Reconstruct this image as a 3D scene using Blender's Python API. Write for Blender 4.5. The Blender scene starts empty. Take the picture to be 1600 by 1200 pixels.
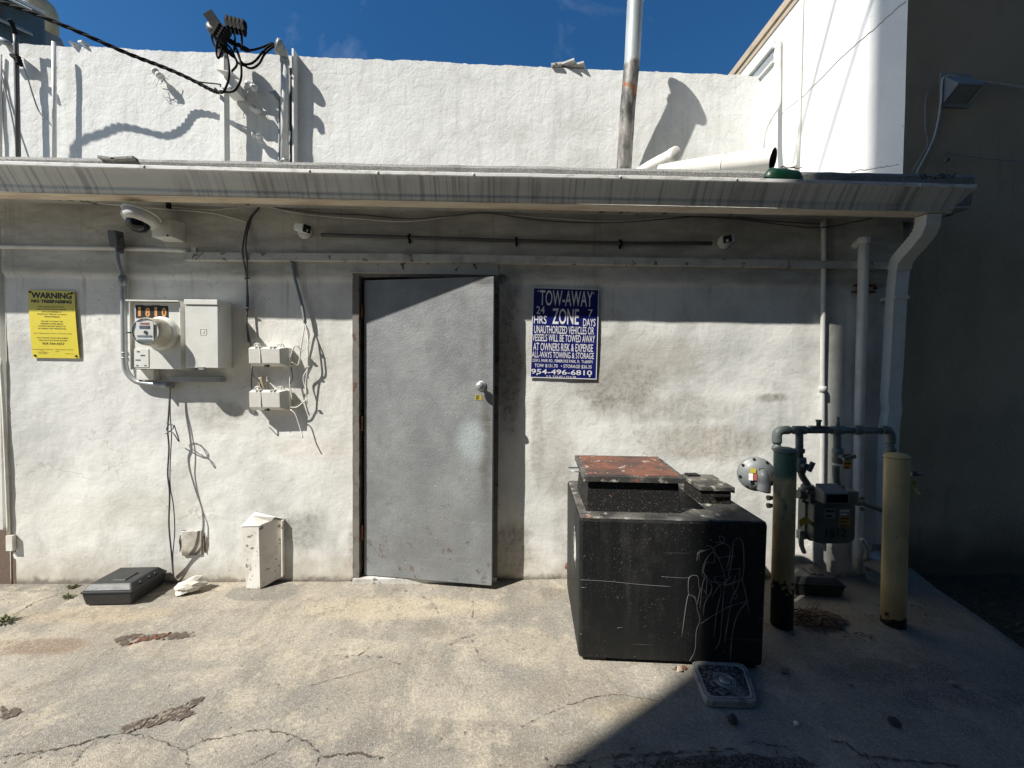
import bpy, math, random
from mathutils import Vector, Matrix, noise
R = math.radians
random.seed(7)
SC = bpy.context.scene
COL = SC.collection

# ------------------------------------------------------------------ camera
CAM = Vector((0.0, -2.6, 1.398))
YAW, PITCH, ROLL, FPX = R(1.712), R(1.228), R(0.444), 600.0
FW = Vector((math.sin(YAW)*math.cos(PITCH), math.cos(YAW)*math.cos(PITCH), -math.sin(PITCH)))
_r = FW.cross(Vector((0, 0, 1))).normalized(); _u = _r.cross(FW)
RT = _r*math.cos(ROLL) + _u*math.sin(ROLL)
UP = _u*math.cos(ROLL) - _r*math.sin(ROLL)
cd = bpy.data.cameras.new('camera'); cam = bpy.data.objects.new('camera', cd); COL.objects.link(cam)
cd.sensor_width = 36; cd.lens = 36*FPX/1600; cd.clip_start = .02; cd.clip_end = 500
m = Matrix((RT, UP, -FW)).transposed().to_4x4(); m.translation = CAM
cam.matrix_world = m
SC.camera = cam

# ------------------------------------------------------------------ light
SUN = Vector((1.65, 1.0, -2.05)).normalized()          # the way the light travels
elev = math.asin(-SUN.z); az = math.atan2(-SUN.x, -SUN.y)
sl = bpy.data.lights.new('sun', 'SUN'); so = bpy.data.objects.new('sun', sl); COL.objects.link(so)
sl.energy = 4.6; sl.angle = R(.53); sl.color = (1.0, .955, .88)
so.rotation_euler = SUN.to_track_quat('-Z', 'Y').to_euler(); so.location = (-8, -6, 12)
W_ = bpy.data.worlds.new('World'); SC.world = W_; W_.use_nodes = True
nt = W_.node_tree; nt.nodes.clear()
sky = nt.nodes.new('ShaderNodeTexSky'); sky.sky_type = 'NISHITA'; sky.sun_disc = False
sky.sun_elevation = elev; sky.sun_rotation = az; sky.air_density = 1.0; sky.dust_density = .1; sky.ozone_density = 4.0
tc = nt.nodes.new('ShaderNodeTexCoord'); mp = nt.nodes.new('ShaderNodeMapping'); mp.inputs['Scale'].default_value = (3, 9, 3)
mp.inputs['Rotation'].default_value = (0, .5, .6)
nz = nt.nodes.new('ShaderNodeTexNoise'); nz.inputs['Scale'].default_value = 1.3; nz.inputs['Detail'].default_value = 9; nz.inputs['Roughness'].default_value = .62; nz.inputs['Distortion'].default_value = .9
rp = nt.nodes.new('ShaderNodeValToRGB'); rp.color_ramp.elements[0].position = .6; rp.color_ramp.elements[1].position = .95
rp.color_ramp.elements[1].color = (.26, .26, .26, 1)
hs = nt.nodes.new('ShaderNodeHueSaturation'); hs.inputs['Saturation'].default_value = 1.27; hs.inputs['Value'].default_value = 1.0
mx = nt.nodes.new('ShaderNodeMixRGB'); mx.inputs[2].default_value = (6.5, 7.2, 8.2, 1)
bg = nt.nodes.new('ShaderNodeBackground'); bg.inputs['Strength'].default_value = .066
wo = nt.nodes.new('ShaderNodeOutputWorld')
L = nt.links.new
L(tc.outputs['Generated'], mp.inputs[0]); L(mp.outputs[0], nz.inputs['Vector']); L(nz.outputs['Fac'], rp.inputs[0])
L(sky.outputs[0], hs.inputs['Color']); L(hs.outputs[0], mx.inputs[1]); L(rp.outputs[0], mx.inputs[0]); L(mx.outputs[0], bg.inputs[0]); L(bg.outputs[0], wo.inputs[0])
vs = SC.view_settings; vs.view_transform = 'Standard'; vs.look = 'None'; vs.gamma = 1; vs.exposure = 0.70
SC.cycles.max_bounces = 8; SC.cycles.diffuse_bounces = 5

# ------------------------------------------------------------------ where things are: sight lines met with real planes
def _ray(px, py): return FW*FPX + RT*(px-800) - UP*(py-600)
def W(px, py, d=0.0):                                  # on a plane d metres out from the lower wall
    v = _ray(px, py); return CAM + v*((-d-CAM.y)/v.y)
YU = 1.70
def U(px, py, d=0.0): return W(px, py, d-YU)           # d metres out from the upper wall
XS = 2.894
def S(px, py, e=0.0):                                  # on the neighbour's side wall
    v = _ray(px, py); return CAM + v*((XS-e-CAM.x)/v.x)
def G(px, py, z=0.0):
    v = _ray(px, py); return CAM + v*((z-CAM.z)/v.z)

# ------------------------------------------------------------------ mesh builder
class MB:
    def __init__(s): s.v = []; s.f = []; s.s = []; s.m = []; s.mi = 0
    def add(s, vs, fs, sm=False):
        o = len(s.v); s.v += [Vector(a) for a in vs]
        for f in fs: s.f.append([o+i for i in f]); s.s.append(sm); s.m.append(s.mi)
        return s
    def box(s, x0, x1, y0, y1, z0, z1):
        x0, x1 = sorted((x0, x1)); y0, y1 = sorted((y0, y1)); z0, z1 = sorted((z0, z1))
        return s.hexa([(x0,y0,z0),(x1,y0,z0),(x1,y1,z0),(x0,y1,z0)], [(x0,y0,z1),(x1,y0,z1),(x1,y1,z1),(x0,y1,z1)])
    def hexa(s, bot, top):                              # bottom ring ccw seen from above, top ring
        return s.add(list(bot)+list(top), [(3,2,1,0),(4,5,6,7),(0,1,5,4),(1,2,6,5),(2,3,7,6),(3,0,4,7)])
    def obox(s, c, size, M=None):
        M = M or Matrix.Identity(3); c = Vector(c); a, b, d = [k/2 for k in size]
        P = [c + M @ Vector(q) for q in ((-a,-b,-d),(a,-b,-d),(a,b,-d),(-a,b,-d),(-a,-b,d),(a,-b,d),(a,b,d),(-a,b,d))]
        return s.hexa(P[:4], P[4:])
    def prism(s, pts, vec):                             # polygon swept along vec
        n = len(pts); vec = Vector(vec); P = [Vector(p) for p in pts]
        fs = [tuple(range(n-1,-1,-1)), tuple(range(n, 2*n))] + [(i, (i+1)%n, n+(i+1)%n, n+i) for i in range(n)]
        return s.add(P+[p+vec for p in P], fs)
    def cyl(s, p0, p1, r, r2=None, n=20, caps=True):
        return s.lathe(p0, Vector(p1)-Vector(p0), [(r, 0), (r if r2 is None else r2, 1)], n, caps, unit=False)
    def lathe(s, o, axis, prof, n=24, caps=True, unit=True, sm=True):
        o = Vector(o); ax = Vector(axis)
        Z = ax.normalized(); k = Z if unit else ax
        A = Z.orthogonal().normalized(); B = Z.cross(A)
        vs = []; fs = []
        for r, h in prof:
            for i in range(n):
                t = 2*math.pi*i/n; vs.append(o + k*h + A*(r*math.cos(t)) + B*(r*math.sin(t)))
        for j in range(len(prof)-1):
            for i in range(n):
                q = (i+1) % n; fs.append((j*n+i, j*n+q, (j+1)*n+q, (j+1)*n+i))
        s.add(vs, fs, sm)
        if caps:
            b = len(s.v)-len(vs)
            for ring, rev in ((0, True), (len(prof)-1, False)):
                idx = [b+ring*n+i for i in range(n)]
                s.f.append(idx[::-1] if rev else idx); s.s.append(False); s.m.append(s.mi)
        return s
    def tube(s, pts, r, n=8, smooth=True, seg=5, flat=None, rs=None):
        P = [Vector(p) for p in pts]
        if smooth and len(P) > 2:
            Q = []
            for i in range(len(P)-1):
                a = P[i-1] if i else P[i]*2-P[i+1]; b = P[i]; c = P[i+1]; d = P[i+2] if i+2 < len(P) else P[i+1]*2-P[i]
                for k in range(seg):
                    t = k/seg
                    Q.append(.5*((2*b)+(c-a)*t+(2*a-5*b+4*c-d)*t*t+(-a+3*b-3*c+d)*t**3))
            Q.append(P[-1]); P = Q
        vs = []; fs = []; up = None
        for i, p in enumerate(P):
            t = (P[min(i+1, len(P)-1)]-P[max(i-1, 0)])
            if t.length < 1e-9: t = Vector((0, 0, 1))
            t.normalize()
            if up is None: up = t.orthogonal().normalized()
            up = (up - t*up.dot(t)).normalized(); w = t.cross(up)
            rr = rs(i/(len(P)-1)) if rs else r
            for k in range(n):
                a = 2*math.pi*k/n; vs.append(p + up*(rr*math.cos(a)) + w*(rr*math.sin(a)))
        for i in range(len(P)-1):
            for k in range(n):
                q = (k+1) % n; fs.append((i*n+k, i*n+q, (i+1)*n+q, (i+1)*n+k))
        s.add(vs, fs, True)
        b = len(s.v)-len(vs); e = len(s.v)-n
        s.f += [[b+k for k in range(n)][::-1], [e+k for k in range(n)]]; s.s += [False, False]; s.m += [s.mi]*2
        return s
    def rtube(s, pts, w, h, ref=(1, 0, 0)):             # rectangular pipe
        P = [Vector(p) for p in pts]; vs = []; fs = []
        for i, p in enumerate(P):
            t = (P[min(i+1, len(P)-1)]-P[max(i-1, 0)]).normalized()
            a = Vector(ref); a = (a-t*a.dot(t)).normalized(); b = t.cross(a)
            for x, y in ((-1,-1),(1,-1),(1,1),(-1,1)): vs.append(p+a*(x*w/2)+b*(y*h/2))
        for i in range(len(P)-1):
            for k in range(4):
                q = (k+1) % 4; fs.append((i*4+k, i*4+q, (i+1)*4+q, (i+1)*4+k))
        n = len(P); fs += [(3,2,1,0), tuple((n-1)*4+k for k in range(4))]
        return s.add(vs, fs)
    def ball(s, c, r, sc=(1,1,1), n=14, M=None, rough=0, seed=0):
        c = Vector(c); M = M or Matrix.Identity(3); vs = []; fs = []; m_ = n//2
        for j in range(m_+1):
            ph = math.pi*j/m_
            for i in range(n):
                th = 2*math.pi*i/n
                d = Vector((math.sin(ph)*math.cos(th), math.sin(ph)*math.sin(th), math.cos(ph)))
                k = 1 + (rough*noise.noise(d*1.7+Vector((seed*3.1, 0, seed))) if rough else 0)
                vs.append(c + M @ Vector((d.x*r*sc[0]*k, d.y*r*sc[1]*k, d.z*r*sc[2]*k)))
        for j in range(m_):
            for i in range(n):
                q = (i+1) % n; fs.append((j*n+i, (j+1)*n+i, (j+1)*n+q, j*n+q))
        return s.add(vs, fs, rough == 0)
    def grid(s, fn, nu, nv, sm=True):
        vs = [fn(i/nu, j/nv) for j in range(nv+1) for i in range(nu+1)]
        fs = [(j*(nu+1)+i, j*(nu+1)+i+1, (j+1)*(nu+1)+i+1, (j+1)*(nu+1)+i) for j in range(nv) for i in range(nu)]
        return s.add(vs, fs, sm)

ROOT = {}
def _link(mb, name, mats, off, bevel, seg=2):
    me = bpy.data.meshes.new(name)
    me.from_pydata([v-off for v in mb.v], [], mb.f)
    for mt in (mats if isinstance(mats, (list, tuple)) else [mats]): me.materials.append(mt)
    me.polygons.foreach_set('use_smooth', mb.s); me.polygons.foreach_set('material_index', mb.m)
    me.update()
    o = bpy.data.objects.new(name, me); COL.objects.link(o)
    if bevel:
        b = o.modifiers.new('bevel', 'BEVEL'); b.width = bevel; b.segments = seg; b.limit_method = 'ANGLE'; b.angle_limit = R(40)
        b.harden_normals = False
    return o
def thing(name, label, cat, loc, group=None):
    o = bpy.data.objects.new(name, None); COL.objects.link(o); o.location = loc; o.empty_display_size = .1
    o['label'] = label; o['category'] = cat
    if group: o['group'] = group
    ROOT[o.name] = Vector(loc); return o
def part(mb, name, mat, parent, bevel=0, label=None):
    off = ROOT[parent.name]; o = _link(mb, name, mat, off, bevel); o.parent = parent; ROOT[o.name] = off
    if label: o['label'] = label
    return o
def solo(mb, name, mat, label, cat, group=None, bevel=0, kind=None):
    xs = [v.x for v in mb.v]; ys = [v.y for v in mb.v]; zs = [v.z for v in mb.v]
    off = Vector(((min(xs)+max(xs))/2, (min(ys)+max(ys))/2, min(zs)))
    o = _link(mb, name, mat, off, bevel); o.location = off
    if label: o['label'] = label
    if cat: o['category'] = cat
    if group: o['group'] = group
    if kind: o['kind'] = kind
    ROOT[o.name] = off; return o
def setting(mb, name, mat, bevel=0):
    o = _link(mb, name, mat, Vector((0, 0, 0)), bevel); o['kind'] = 'structure'; ROOT[o.name] = Vector((0, 0, 0)); return o

# ------------------------------------------------------------------ materials
class NB:
    def __init__(s, name):
        s.mat = bpy.data.materials.new(name); s.mat.use_nodes = True; s.t = s.mat.node_tree; s.t.nodes.clear()
        s.out = s.t.nodes.new('ShaderNodeOutputMaterial'); s.b = s.t.nodes.new('ShaderNodeBsdfPrincipled')
        s.t.links.new(s.b.outputs[0], s.out.inputs[0])
        s.pos = s.t.nodes.new('ShaderNodeTexCoord').outputs['Object']
    def n(s, ty, **k):
        n = s.t.nodes.new('ShaderNode'+ty)
        for a, v in k.items():
            if hasattr(n, a) and not a[0].isupper(): setattr(n, a, v)
            else: s.set(n.inputs[a], v)
        return n
    def set(s, inp, v):
        if isinstance(v, bpy.types.NodeSocket): s.t.links.new(v, inp)
        elif isinstance(v, tuple) and len(v) == 3 and inp.type == 'RGBA': inp.default_value = (*v, 1)
        else: inp.default_value = v
    def vec(s, sc=(1,1,1), loc=(0,0,0), rot=(0,0,0)):
        n = s.n('Mapping'); s.set(n.inputs[0], s.pos); n.inputs['Location'].default_value = loc; n.inputs['Scale'].default_value = sc; n.inputs['Rotation'].default_value = rot
        return n.outputs[0]
    def noise(s, scale, detail=4, rough=.55, vec=None, dist=0):
        n = s.n('TexNoise', Scale=scale, Detail=detail, Roughness=rough, Distortion=dist); s.set(n.inputs['Vector'], vec or s.pos); return n.outputs['Fac']
    def vor(s, scale, vec=None, feature='F1', out='Distance', rnd=1.0):
        n = s.n('TexVoronoi', feature=feature, Scale=scale); s.set(n.inputs['Vector'], vec or s.pos); n.inputs['Randomness'].default_value = rnd; return n.outputs[out]
    def ramp(s, f, a, b, lo=0.0, hi=1.0):
        n = s.n('MapRange'); n.clamp = True
        s.set(n.inputs[0], f); n.inputs[1].default_value = a; n.inputs[2].default_value = b; n.inputs[3].default_value = lo; n.inputs[4].default_value = hi
        n.interpolation_type = 'SMOOTHSTEP' if b > a else 'LINEAR'
        return n.outputs[0]
    def m(s, op, a, b=0.0, c=None):
        n = s.n('Math', operation=op); s.set(n.inputs[0], a); s.set(n.inputs[1], b)
        if c is not None: s.set(n.inputs[2], c)
        return n.outputs[0]
    def mul(s, a, b): return s.m('MULTIPLY', a, b)
    def addv(s, a, b): return s.m('ADD', a, b)
    def mx(s, f, a, b, mode='MIX'):
        n = s.n('MixRGB', blend_type=mode); s.set(n.inputs[0], f); s.set(n.inputs[1], a); s.set(n.inputs[2], b); return n.outputs[0]
    def xyz(s):
        n = s.n('SeparateXYZ'); s.set(n.inputs[0], s.pos); return n.outputs
    def blob(s, c, r, soft=1.0, wob=.35, wscale=6, axes=('X','Z')):   # 1 inside an ellipse, 0 outside, with a ragged rim
        o = s.xyz(); a = s.m('DIVIDE', s.m('SUBTRACT', o[axes[0]], c[0]), r[0]); b = s.m('DIVIDE', s.m('SUBTRACT', o[axes[1]], c[1]), r[1])
        d = s.m('SQRT', s.m('ADD', s.mul(a, a), s.mul(b, b)))
        d = s.addv(d, s.mul(s.m('SUBTRACT', s.noise(wscale, 5, .6), .5), wob*2))
        return s.ramp(d, 1.0, 1.0-soft, 0, 1) if False else s.m('SUBTRACT', 1.0, s.ramp(d, 1.0-soft, 1.0))
    def done(s, col=None, rough=.6, metal=0.0, bump=None, bs=.3, bd=.01, spec=None, bump2=None):
        if col is not None: s.set(s.b.inputs['Base Color'], col)
        s.set(s.b.inputs['Roughness'], rough); s.set(s.b.inputs['Metallic'], metal)
        if spec is not None: s.b.inputs['Specular IOR Level'].default_value = spec
        if bump is not None:
            n = s.n('Bump', Strength=bs, Distance=bd); s.set(n.inputs['Height'], bump); prev = n.outputs[0]
            if bump2 is not None:
                n2 = s.n('Bump', Strength=bump2[1], Distance=bump2[2]); s.set(n2.inputs['Height'], bump2[0]); s.set(n2.inputs['Normal'], prev); prev = n2.outputs[0]
            s.set(s.b.inputs['Normal'], prev)
        return s.mat

def paint(name, col, rough=.5, metal=0.0, dirt=.35, dcol=(.12,.10,.08), dscale=9, bs=.15, spec=None, streak=False, chips=None, chipc=(.2,.08,.04)):
    b = NB(name); v = b.vec((1,1,.25)) if streak else b.pos
    d = b.mul(b.ramp(b.noise(dscale, 6, .62, v), .42, .78), dirt)
    c = b.mx(d, tuple(col), dcol)
    c = b.mx(b.mul(b.ramp(b.noise(dscale*5, 3, .6), .35, .65), .12), c, tuple(k*.75 for k in col))
    if chips: c = b.mx(b.ramp(b.noise(chips, 6, .65), .60, .63), c, chipc)
    return b.done(c, b.addv(rough, b.mul(d, .3)), metal, b.noise(60, 4, .6), bs, .003, spec)
M = {}
M['white_metal'] = paint('white painted metal', (.74,.74,.70), .45, dirt=.25, dcol=(.35,.32,.27))
M['grey_metal'] = paint('grey painted metal', (.30,.32,.32), .45, dirt=.3)
M['white_pipe'] = paint('white painted pipe', (.70,.70,.67), .5, dirt=.45, dcol=(.28,.25,.20), dscale=6)
M['pvc'] = paint('aged white plastic pipe', (.76,.74,.68), .4, dirt=.5, dcol=(.38,.30,.20), dscale=7)
M['galv'] = paint('galvanised steel', (.40,.43,.43), .45, .6, dirt=.4, dcol=(.2,.2,.19), dscale=14)
M['conduit'] = paint('grey conduit', (.32,.34,.35), .4, .3, dirt=.3)
M['dark_conduit'] = paint('dark grey conduit', (.085,.085,.09), .5, dirt=.3)
M['black_cable'] = paint('black cable rubber', (.007,.007,.008), .75, dirt=.3, dcol=(.02,.02,.02), spec=.12)
M['black_plastic'] = paint('weathered black plastic', (.022,.024,.026), .48, dirt=.35, dcol=(.07,.065,.055), dscale=12, bs=.25)
M['lens'] = paint('dark lens', (.006,.006,.008), .12, dirt=.0)
M['beige_plastic'] = paint('pale plastic', (.72,.71,.66), .4, dirt=.25, dcol=(.4,.36,.3))
M['dark'] = paint('black for unlit insides', (.01,.01,.01), .9, dirt=.0)
M['rust'] = paint('rusty metal', (.16,.06,.03), .8, dirt=.5, dcol=(.05,.03,.02), dscale=20, bs=.5)
M['yellow_tag'] = paint('yellow tag plastic', (.52,.42,.05), .5, dirt=.2)
M['orange_tag'] = paint('orange sticker', (.5,.28,.06), .5, dirt=.15)
M['black_ink'] = paint('black ink', (.008,.008,.008), .6, dirt=.1)
M['white_ink'] = paint('white lettering', (.80,.80,.80), .5, dirt=.1)
M['orange_ink'] = paint('orange digits', (.75,.36,.10), .5, dirt=.2)
M['red_ink'] = paint('red printing', (.42,.10,.07), .5, dirt=.1)
M['navy'] = paint('navy sign enamel', (.006,.012,.13), .35, dirt=.06, bs=.05)
M['sign_yellow'] = paint('yellow sign enamel', (.74,.62,.05), .42, dirt=.10, dcol=(.45,.36,.05), bs=.05)
M['gas_paint'] = paint('grey green gas paint', (.12,.145,.135), .5, dirt=.4, dcol=(.05,.05,.045), dscale=25)
M['gas_light'] = paint('light grey regulator paint', (.19,.205,.205), .45, dirt=.35, dcol=(.12,.12,.11), dscale=25)
M['green'] = paint('green plastic', (.002,.03,.012), .4, dirt=.3, dcol=(.02,.03,.02))
M['stone_white'] = paint('white broken masonry', (.62,.59,.52), .9, dirt=.3, dcol=(.4,.34,.26), dscale=20, bs=.8)
M['stone'] = paint('stone', (.22,.185,.15), .9, dirt=.4, dscale=30, bs=.8)
M['stone_dark'] = paint('dark stone', (.05,.045,.04), .9, dirt=.4, dscale=30, bs=.8)
M['leaf'] = paint('weed leaf', (.085,.10,.03), .6, dirt=.3, dcol=(.2,.18,.06), dscale=30)
M['dry'] = paint('dry palm fibre', (.12,.085,.06), .9, dirt=.5, dscale=30, bs=.8)
M['glass_cover'] = None

# ------------------------------------------------------------------ setting materials
def wall_mat():
    b = NB('aged white stucco'); o = b.xyz(); X, Y, Z = o['X'], o['Y'], o['Z']
    c = b.mx(b.mul(b.ramp(b.noise(1.7, 6, .6), .38, .68), .75), (.80,.80,.765), (.50,.51,.49))
    c = b.mx(b.mul(b.ramp(b.noise(.9, 3, .5, b.vec(loc=(5,2,7))), .45, .7), .35), c, (.72,.68,.58))
    c = b.mx(b.mul(b.ramp(b.noise(3.1, 8, .7, b.vec((1,1,.5),(3,0,1))), .50, .70), .55), c, (.40,.40,.37))
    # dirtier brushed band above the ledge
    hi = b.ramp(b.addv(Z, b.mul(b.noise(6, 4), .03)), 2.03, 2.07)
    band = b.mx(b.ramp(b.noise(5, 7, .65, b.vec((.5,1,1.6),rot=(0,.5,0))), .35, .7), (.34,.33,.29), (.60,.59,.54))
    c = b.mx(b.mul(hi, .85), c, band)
    # soot and grime with shapes of their own
    sp = b.ramp(b.noise(26, 8, .75), .46, .64)
    def grime(px, py, rx, rz, amt, col=(.22,.19,.15), soft=.9, wob=.5, fine=True):
        nonlocal c
        p = W(px, py); k = b.ramp(b.blob((p.x, p.z), (rx, rz), soft, wob, 5), .0, .75)
        k = b.mul(k, b.addv(b.mul(sp, .5), .5)) if fine else k
        c = b.mx(b.mul(b.m('MINIMUM', b.mul(k, 1.25), 1.0), amt), c, col)
    grime(960, 600, .50, .24, .8, (.24,.215,.18)); grime(1000, 560, .7, .3, .35, (.40,.38,.33), fine=False); grime(1100, 690, .7, .2, .65, (.34,.29,.22)); grime(1205, 622, .16, .05, .75, (.18,.16,.13), 1.0)
    grime(1030, 560, .5, .16, .3, (.42,.38,.31)); grime(795, 560, .14, .75, .75, (.16,.145,.12)); grime(800, 860, .2, .3, .7, (.2,.17,.13))
    grime(785, 437, .07, .05, .9, (.04,.035,.03), 1.0); grime(470, 830, .24, .2, .6, (.20,.20,.19)); grime(345, 655, .2, .16, .45, (.4,.37,.3))
    grime(560, 850, .13, .3, .55, (.2,.17,.13)); grime(230, 800, .55, .22, .35, (.50,.48,.36)); grime(480, 700, .4, .12, .3, (.55,.47,.36)); grime(1040, 640, .75, .16, .5, (.28,.25,.20)); grime(870, 720, .22, .4, .4, (.33,.29,.23)); grime(30, 560, .12, .4, .3, (.5,.5,.48), fine=False); grime(330, 640, .35, .1, .5, (.36,.35,.32)); grime(420, 620, .3, .35, .35, (.45,.44,.41)); grime(840, 690, .07, .5, .5, (.25,.22,.18)); grime(60, 690, .35, .35, .3, (.5,.5,.48), fine=False)
    grime(880, 800, .12, .6, .35, (.3,.27,.22)); grime(800, 440, .1, .2, .5, (.2,.19,.17)); grime(150, 640, .9, .5, .25, (.55,.56,.55), 1.0, .7, False)
    # horizontal rub marks left of the door
    rub = b.ramp(b.noise(5, 5, .7, b.vec((1.2,1,34))), .60, .66)
    p = W(400, 752); c = b.mx(b.mul(b.mul(rub, b.blob((p.x,p.z), (.55,.09), .5, .5)), .75), c, (.13,.13,.13))
    # splash-back above the paving
    foot = b.m('SUBTRACT', 1.0, b.ramp(b.addv(Z, b.mul(b.m('SUBTRACT', b.noise(5, 6, .65), .5), .45)), .0, .26))
    c = b.mx(b.mul(foot, .6), c, (.42,.36,.27)); c = b.mx(b.mul(b.m('SUBTRACT', 1.0, b.ramp(b.addv(Z, b.mul(b.m('SUBTRACT', b.noise(13, 6, .7), .5), .12)), .0, .05)), .8), c, (.13,.11,.085))
    c = b.mx(b.mul(b.ramp(b.noise(70, 3, .6), .66, .70), b.addv(b.mul(b.ramp(b.noise(4, 3), .45, .6), .7), .15)), c, (.12,.11,.10))
    # rusty drips under the ledge and hairline cracks
    dr = b.mul(b.ramp(b.noise(13, 4, .6, b.vec((1,1,.05))), .56, .72), b.ramp(b.addv(Z, b.mul(b.noise(9, 3, .5, b.vec((1,1,.1))), .9)), 1.9, 2.5))
    c = b.mx(b.mul(dr, .45), c, (.30,.27,.22))
    vd = b.n('VectorMath', operation='ADD'); b.set(vd.inputs[0], b.pos); n3 = b.n('TexNoise', Scale=2.5, Detail=6.0); b.set(n3.inputs['Vector'], b.pos)
    m3 = b.n('VectorMath', operation='SCALE'); b.set(m3.inputs[0], n3.outputs['Color']); m3.inputs['Scale'].default_value = .8; b.set(vd.inputs[1], m3.outputs[0])
    ck = b.mul(b.m('SUBTRACT', 1.0, b.ramp(b.vor(.9, vd.outputs[0], 'DISTANCE_TO_EDGE'), .001, .0045)), b.ramp(b.noise(1.3, 3, .5, b.vec(loc=(8,0,2))), .47, .53))
    c = b.mx(b.mul(ck, .38), c, (.25,.23,.2))
    h = b.addv(b.mul(b.noise(5.5, 3, .5), 1.0), b.addv(b.mul(b.noise(26, 6, .6), .4), b.mul(b.noise(9, 5, .7, b.vec((1,1,3.5), rot=(0,.5,0))), .22)))
    return b.done(c, .85, 0, h, .32, .02, .3, (b.noise(150, 3, .6), .25, .003))
def upper_mat(name, stain=1.0, patch=1.0, base=((.73,.735,.715), (.60,.615,.59))):
    b = NB(name); o = b.xyz(); Z = o['Z']
    c = b.mx(b.mul(b.ramp(b.noise(2.2, 5, .6), .4, .7), .35), *base)
    st = b.ramp(b.noise(11, 6, .65, b.vec((1,1,.06))), .47, .68)
    top = b.ramp(b.addv(Z, b.mul(b.noise(7, 4, .6, b.vec((1,1,.2))), .9)), 4.6, 5.5)
    c = b.mx(b.mul(b.mul(st, b.addv(b.mul(top, .75), .22)), stain), c, (.38,.36,.29))
    c = b.mx(b.mul(b.ramp(b.noise(38, 5, .6), .64, .68), .5), c, (.35,.33,.28))
    c = b.mx(b.mul(b.ramp(b.noise(1.6, 7, .7, b.vec(loc=(4,4,4))), .5, .66), .4*stain), c, (.50,.50,.46))
    vd = b.n('VectorMath', operation='ADD'); b.set(vd.inputs[0], b.pos)
    nn = b.n('TexNoise', Scale=5.0, Detail=4.0); b.set(nn.inputs['Vector'], b.pos)
    mm = b.n('VectorMath', operation='SCALE'); b.set(mm.inputs[0], nn.outputs['Color']); mm.inputs['Scale'].default_value = .35
    b.set(vd.inputs[1], mm.outputs[0])
    e = b.vor(6, vd.outputs[0], 'DISTANCE_TO_EDGE')
    h = b.addv(b.mul(b.ramp(e, 0, .16), .12*patch), b.addv(b.mul(b.noise(9, 5, .6), .9), b.mul(b.noise(34, 4, .6), .35)))
    return b.done(c, .85, 0, h, .17*patch+.07, .03, .3, (b.noise(110, 3, .6), .2, .004))
def taupe_mat():
    b = NB('dark taupe stucco'); c = b.mx(b.ramp(b.noise(1.2, 6, .6), .35, .75), (.55,.44,.31), (.40,.32,.23))
    c = b.mx(b.mul(b.ramp(b.noise(8, 6, .65, b.vec((1,1,.15))), .55, .8), .3), c, (.05,.045,.04))
    c = b.mx(b.m('SUBTRACT', 1, b.ramp(b.addv(b.xyz()['Z'], b.mul(b.noise(3, 5), .35)), .2, .6)), c, (.13,.11,.085))
    return b.done(c, .9, 0, b.addv(b.noise(45, 5, .65), b.mul(b.noise(4, 4), 2)), .7, .012, .25)
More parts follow.
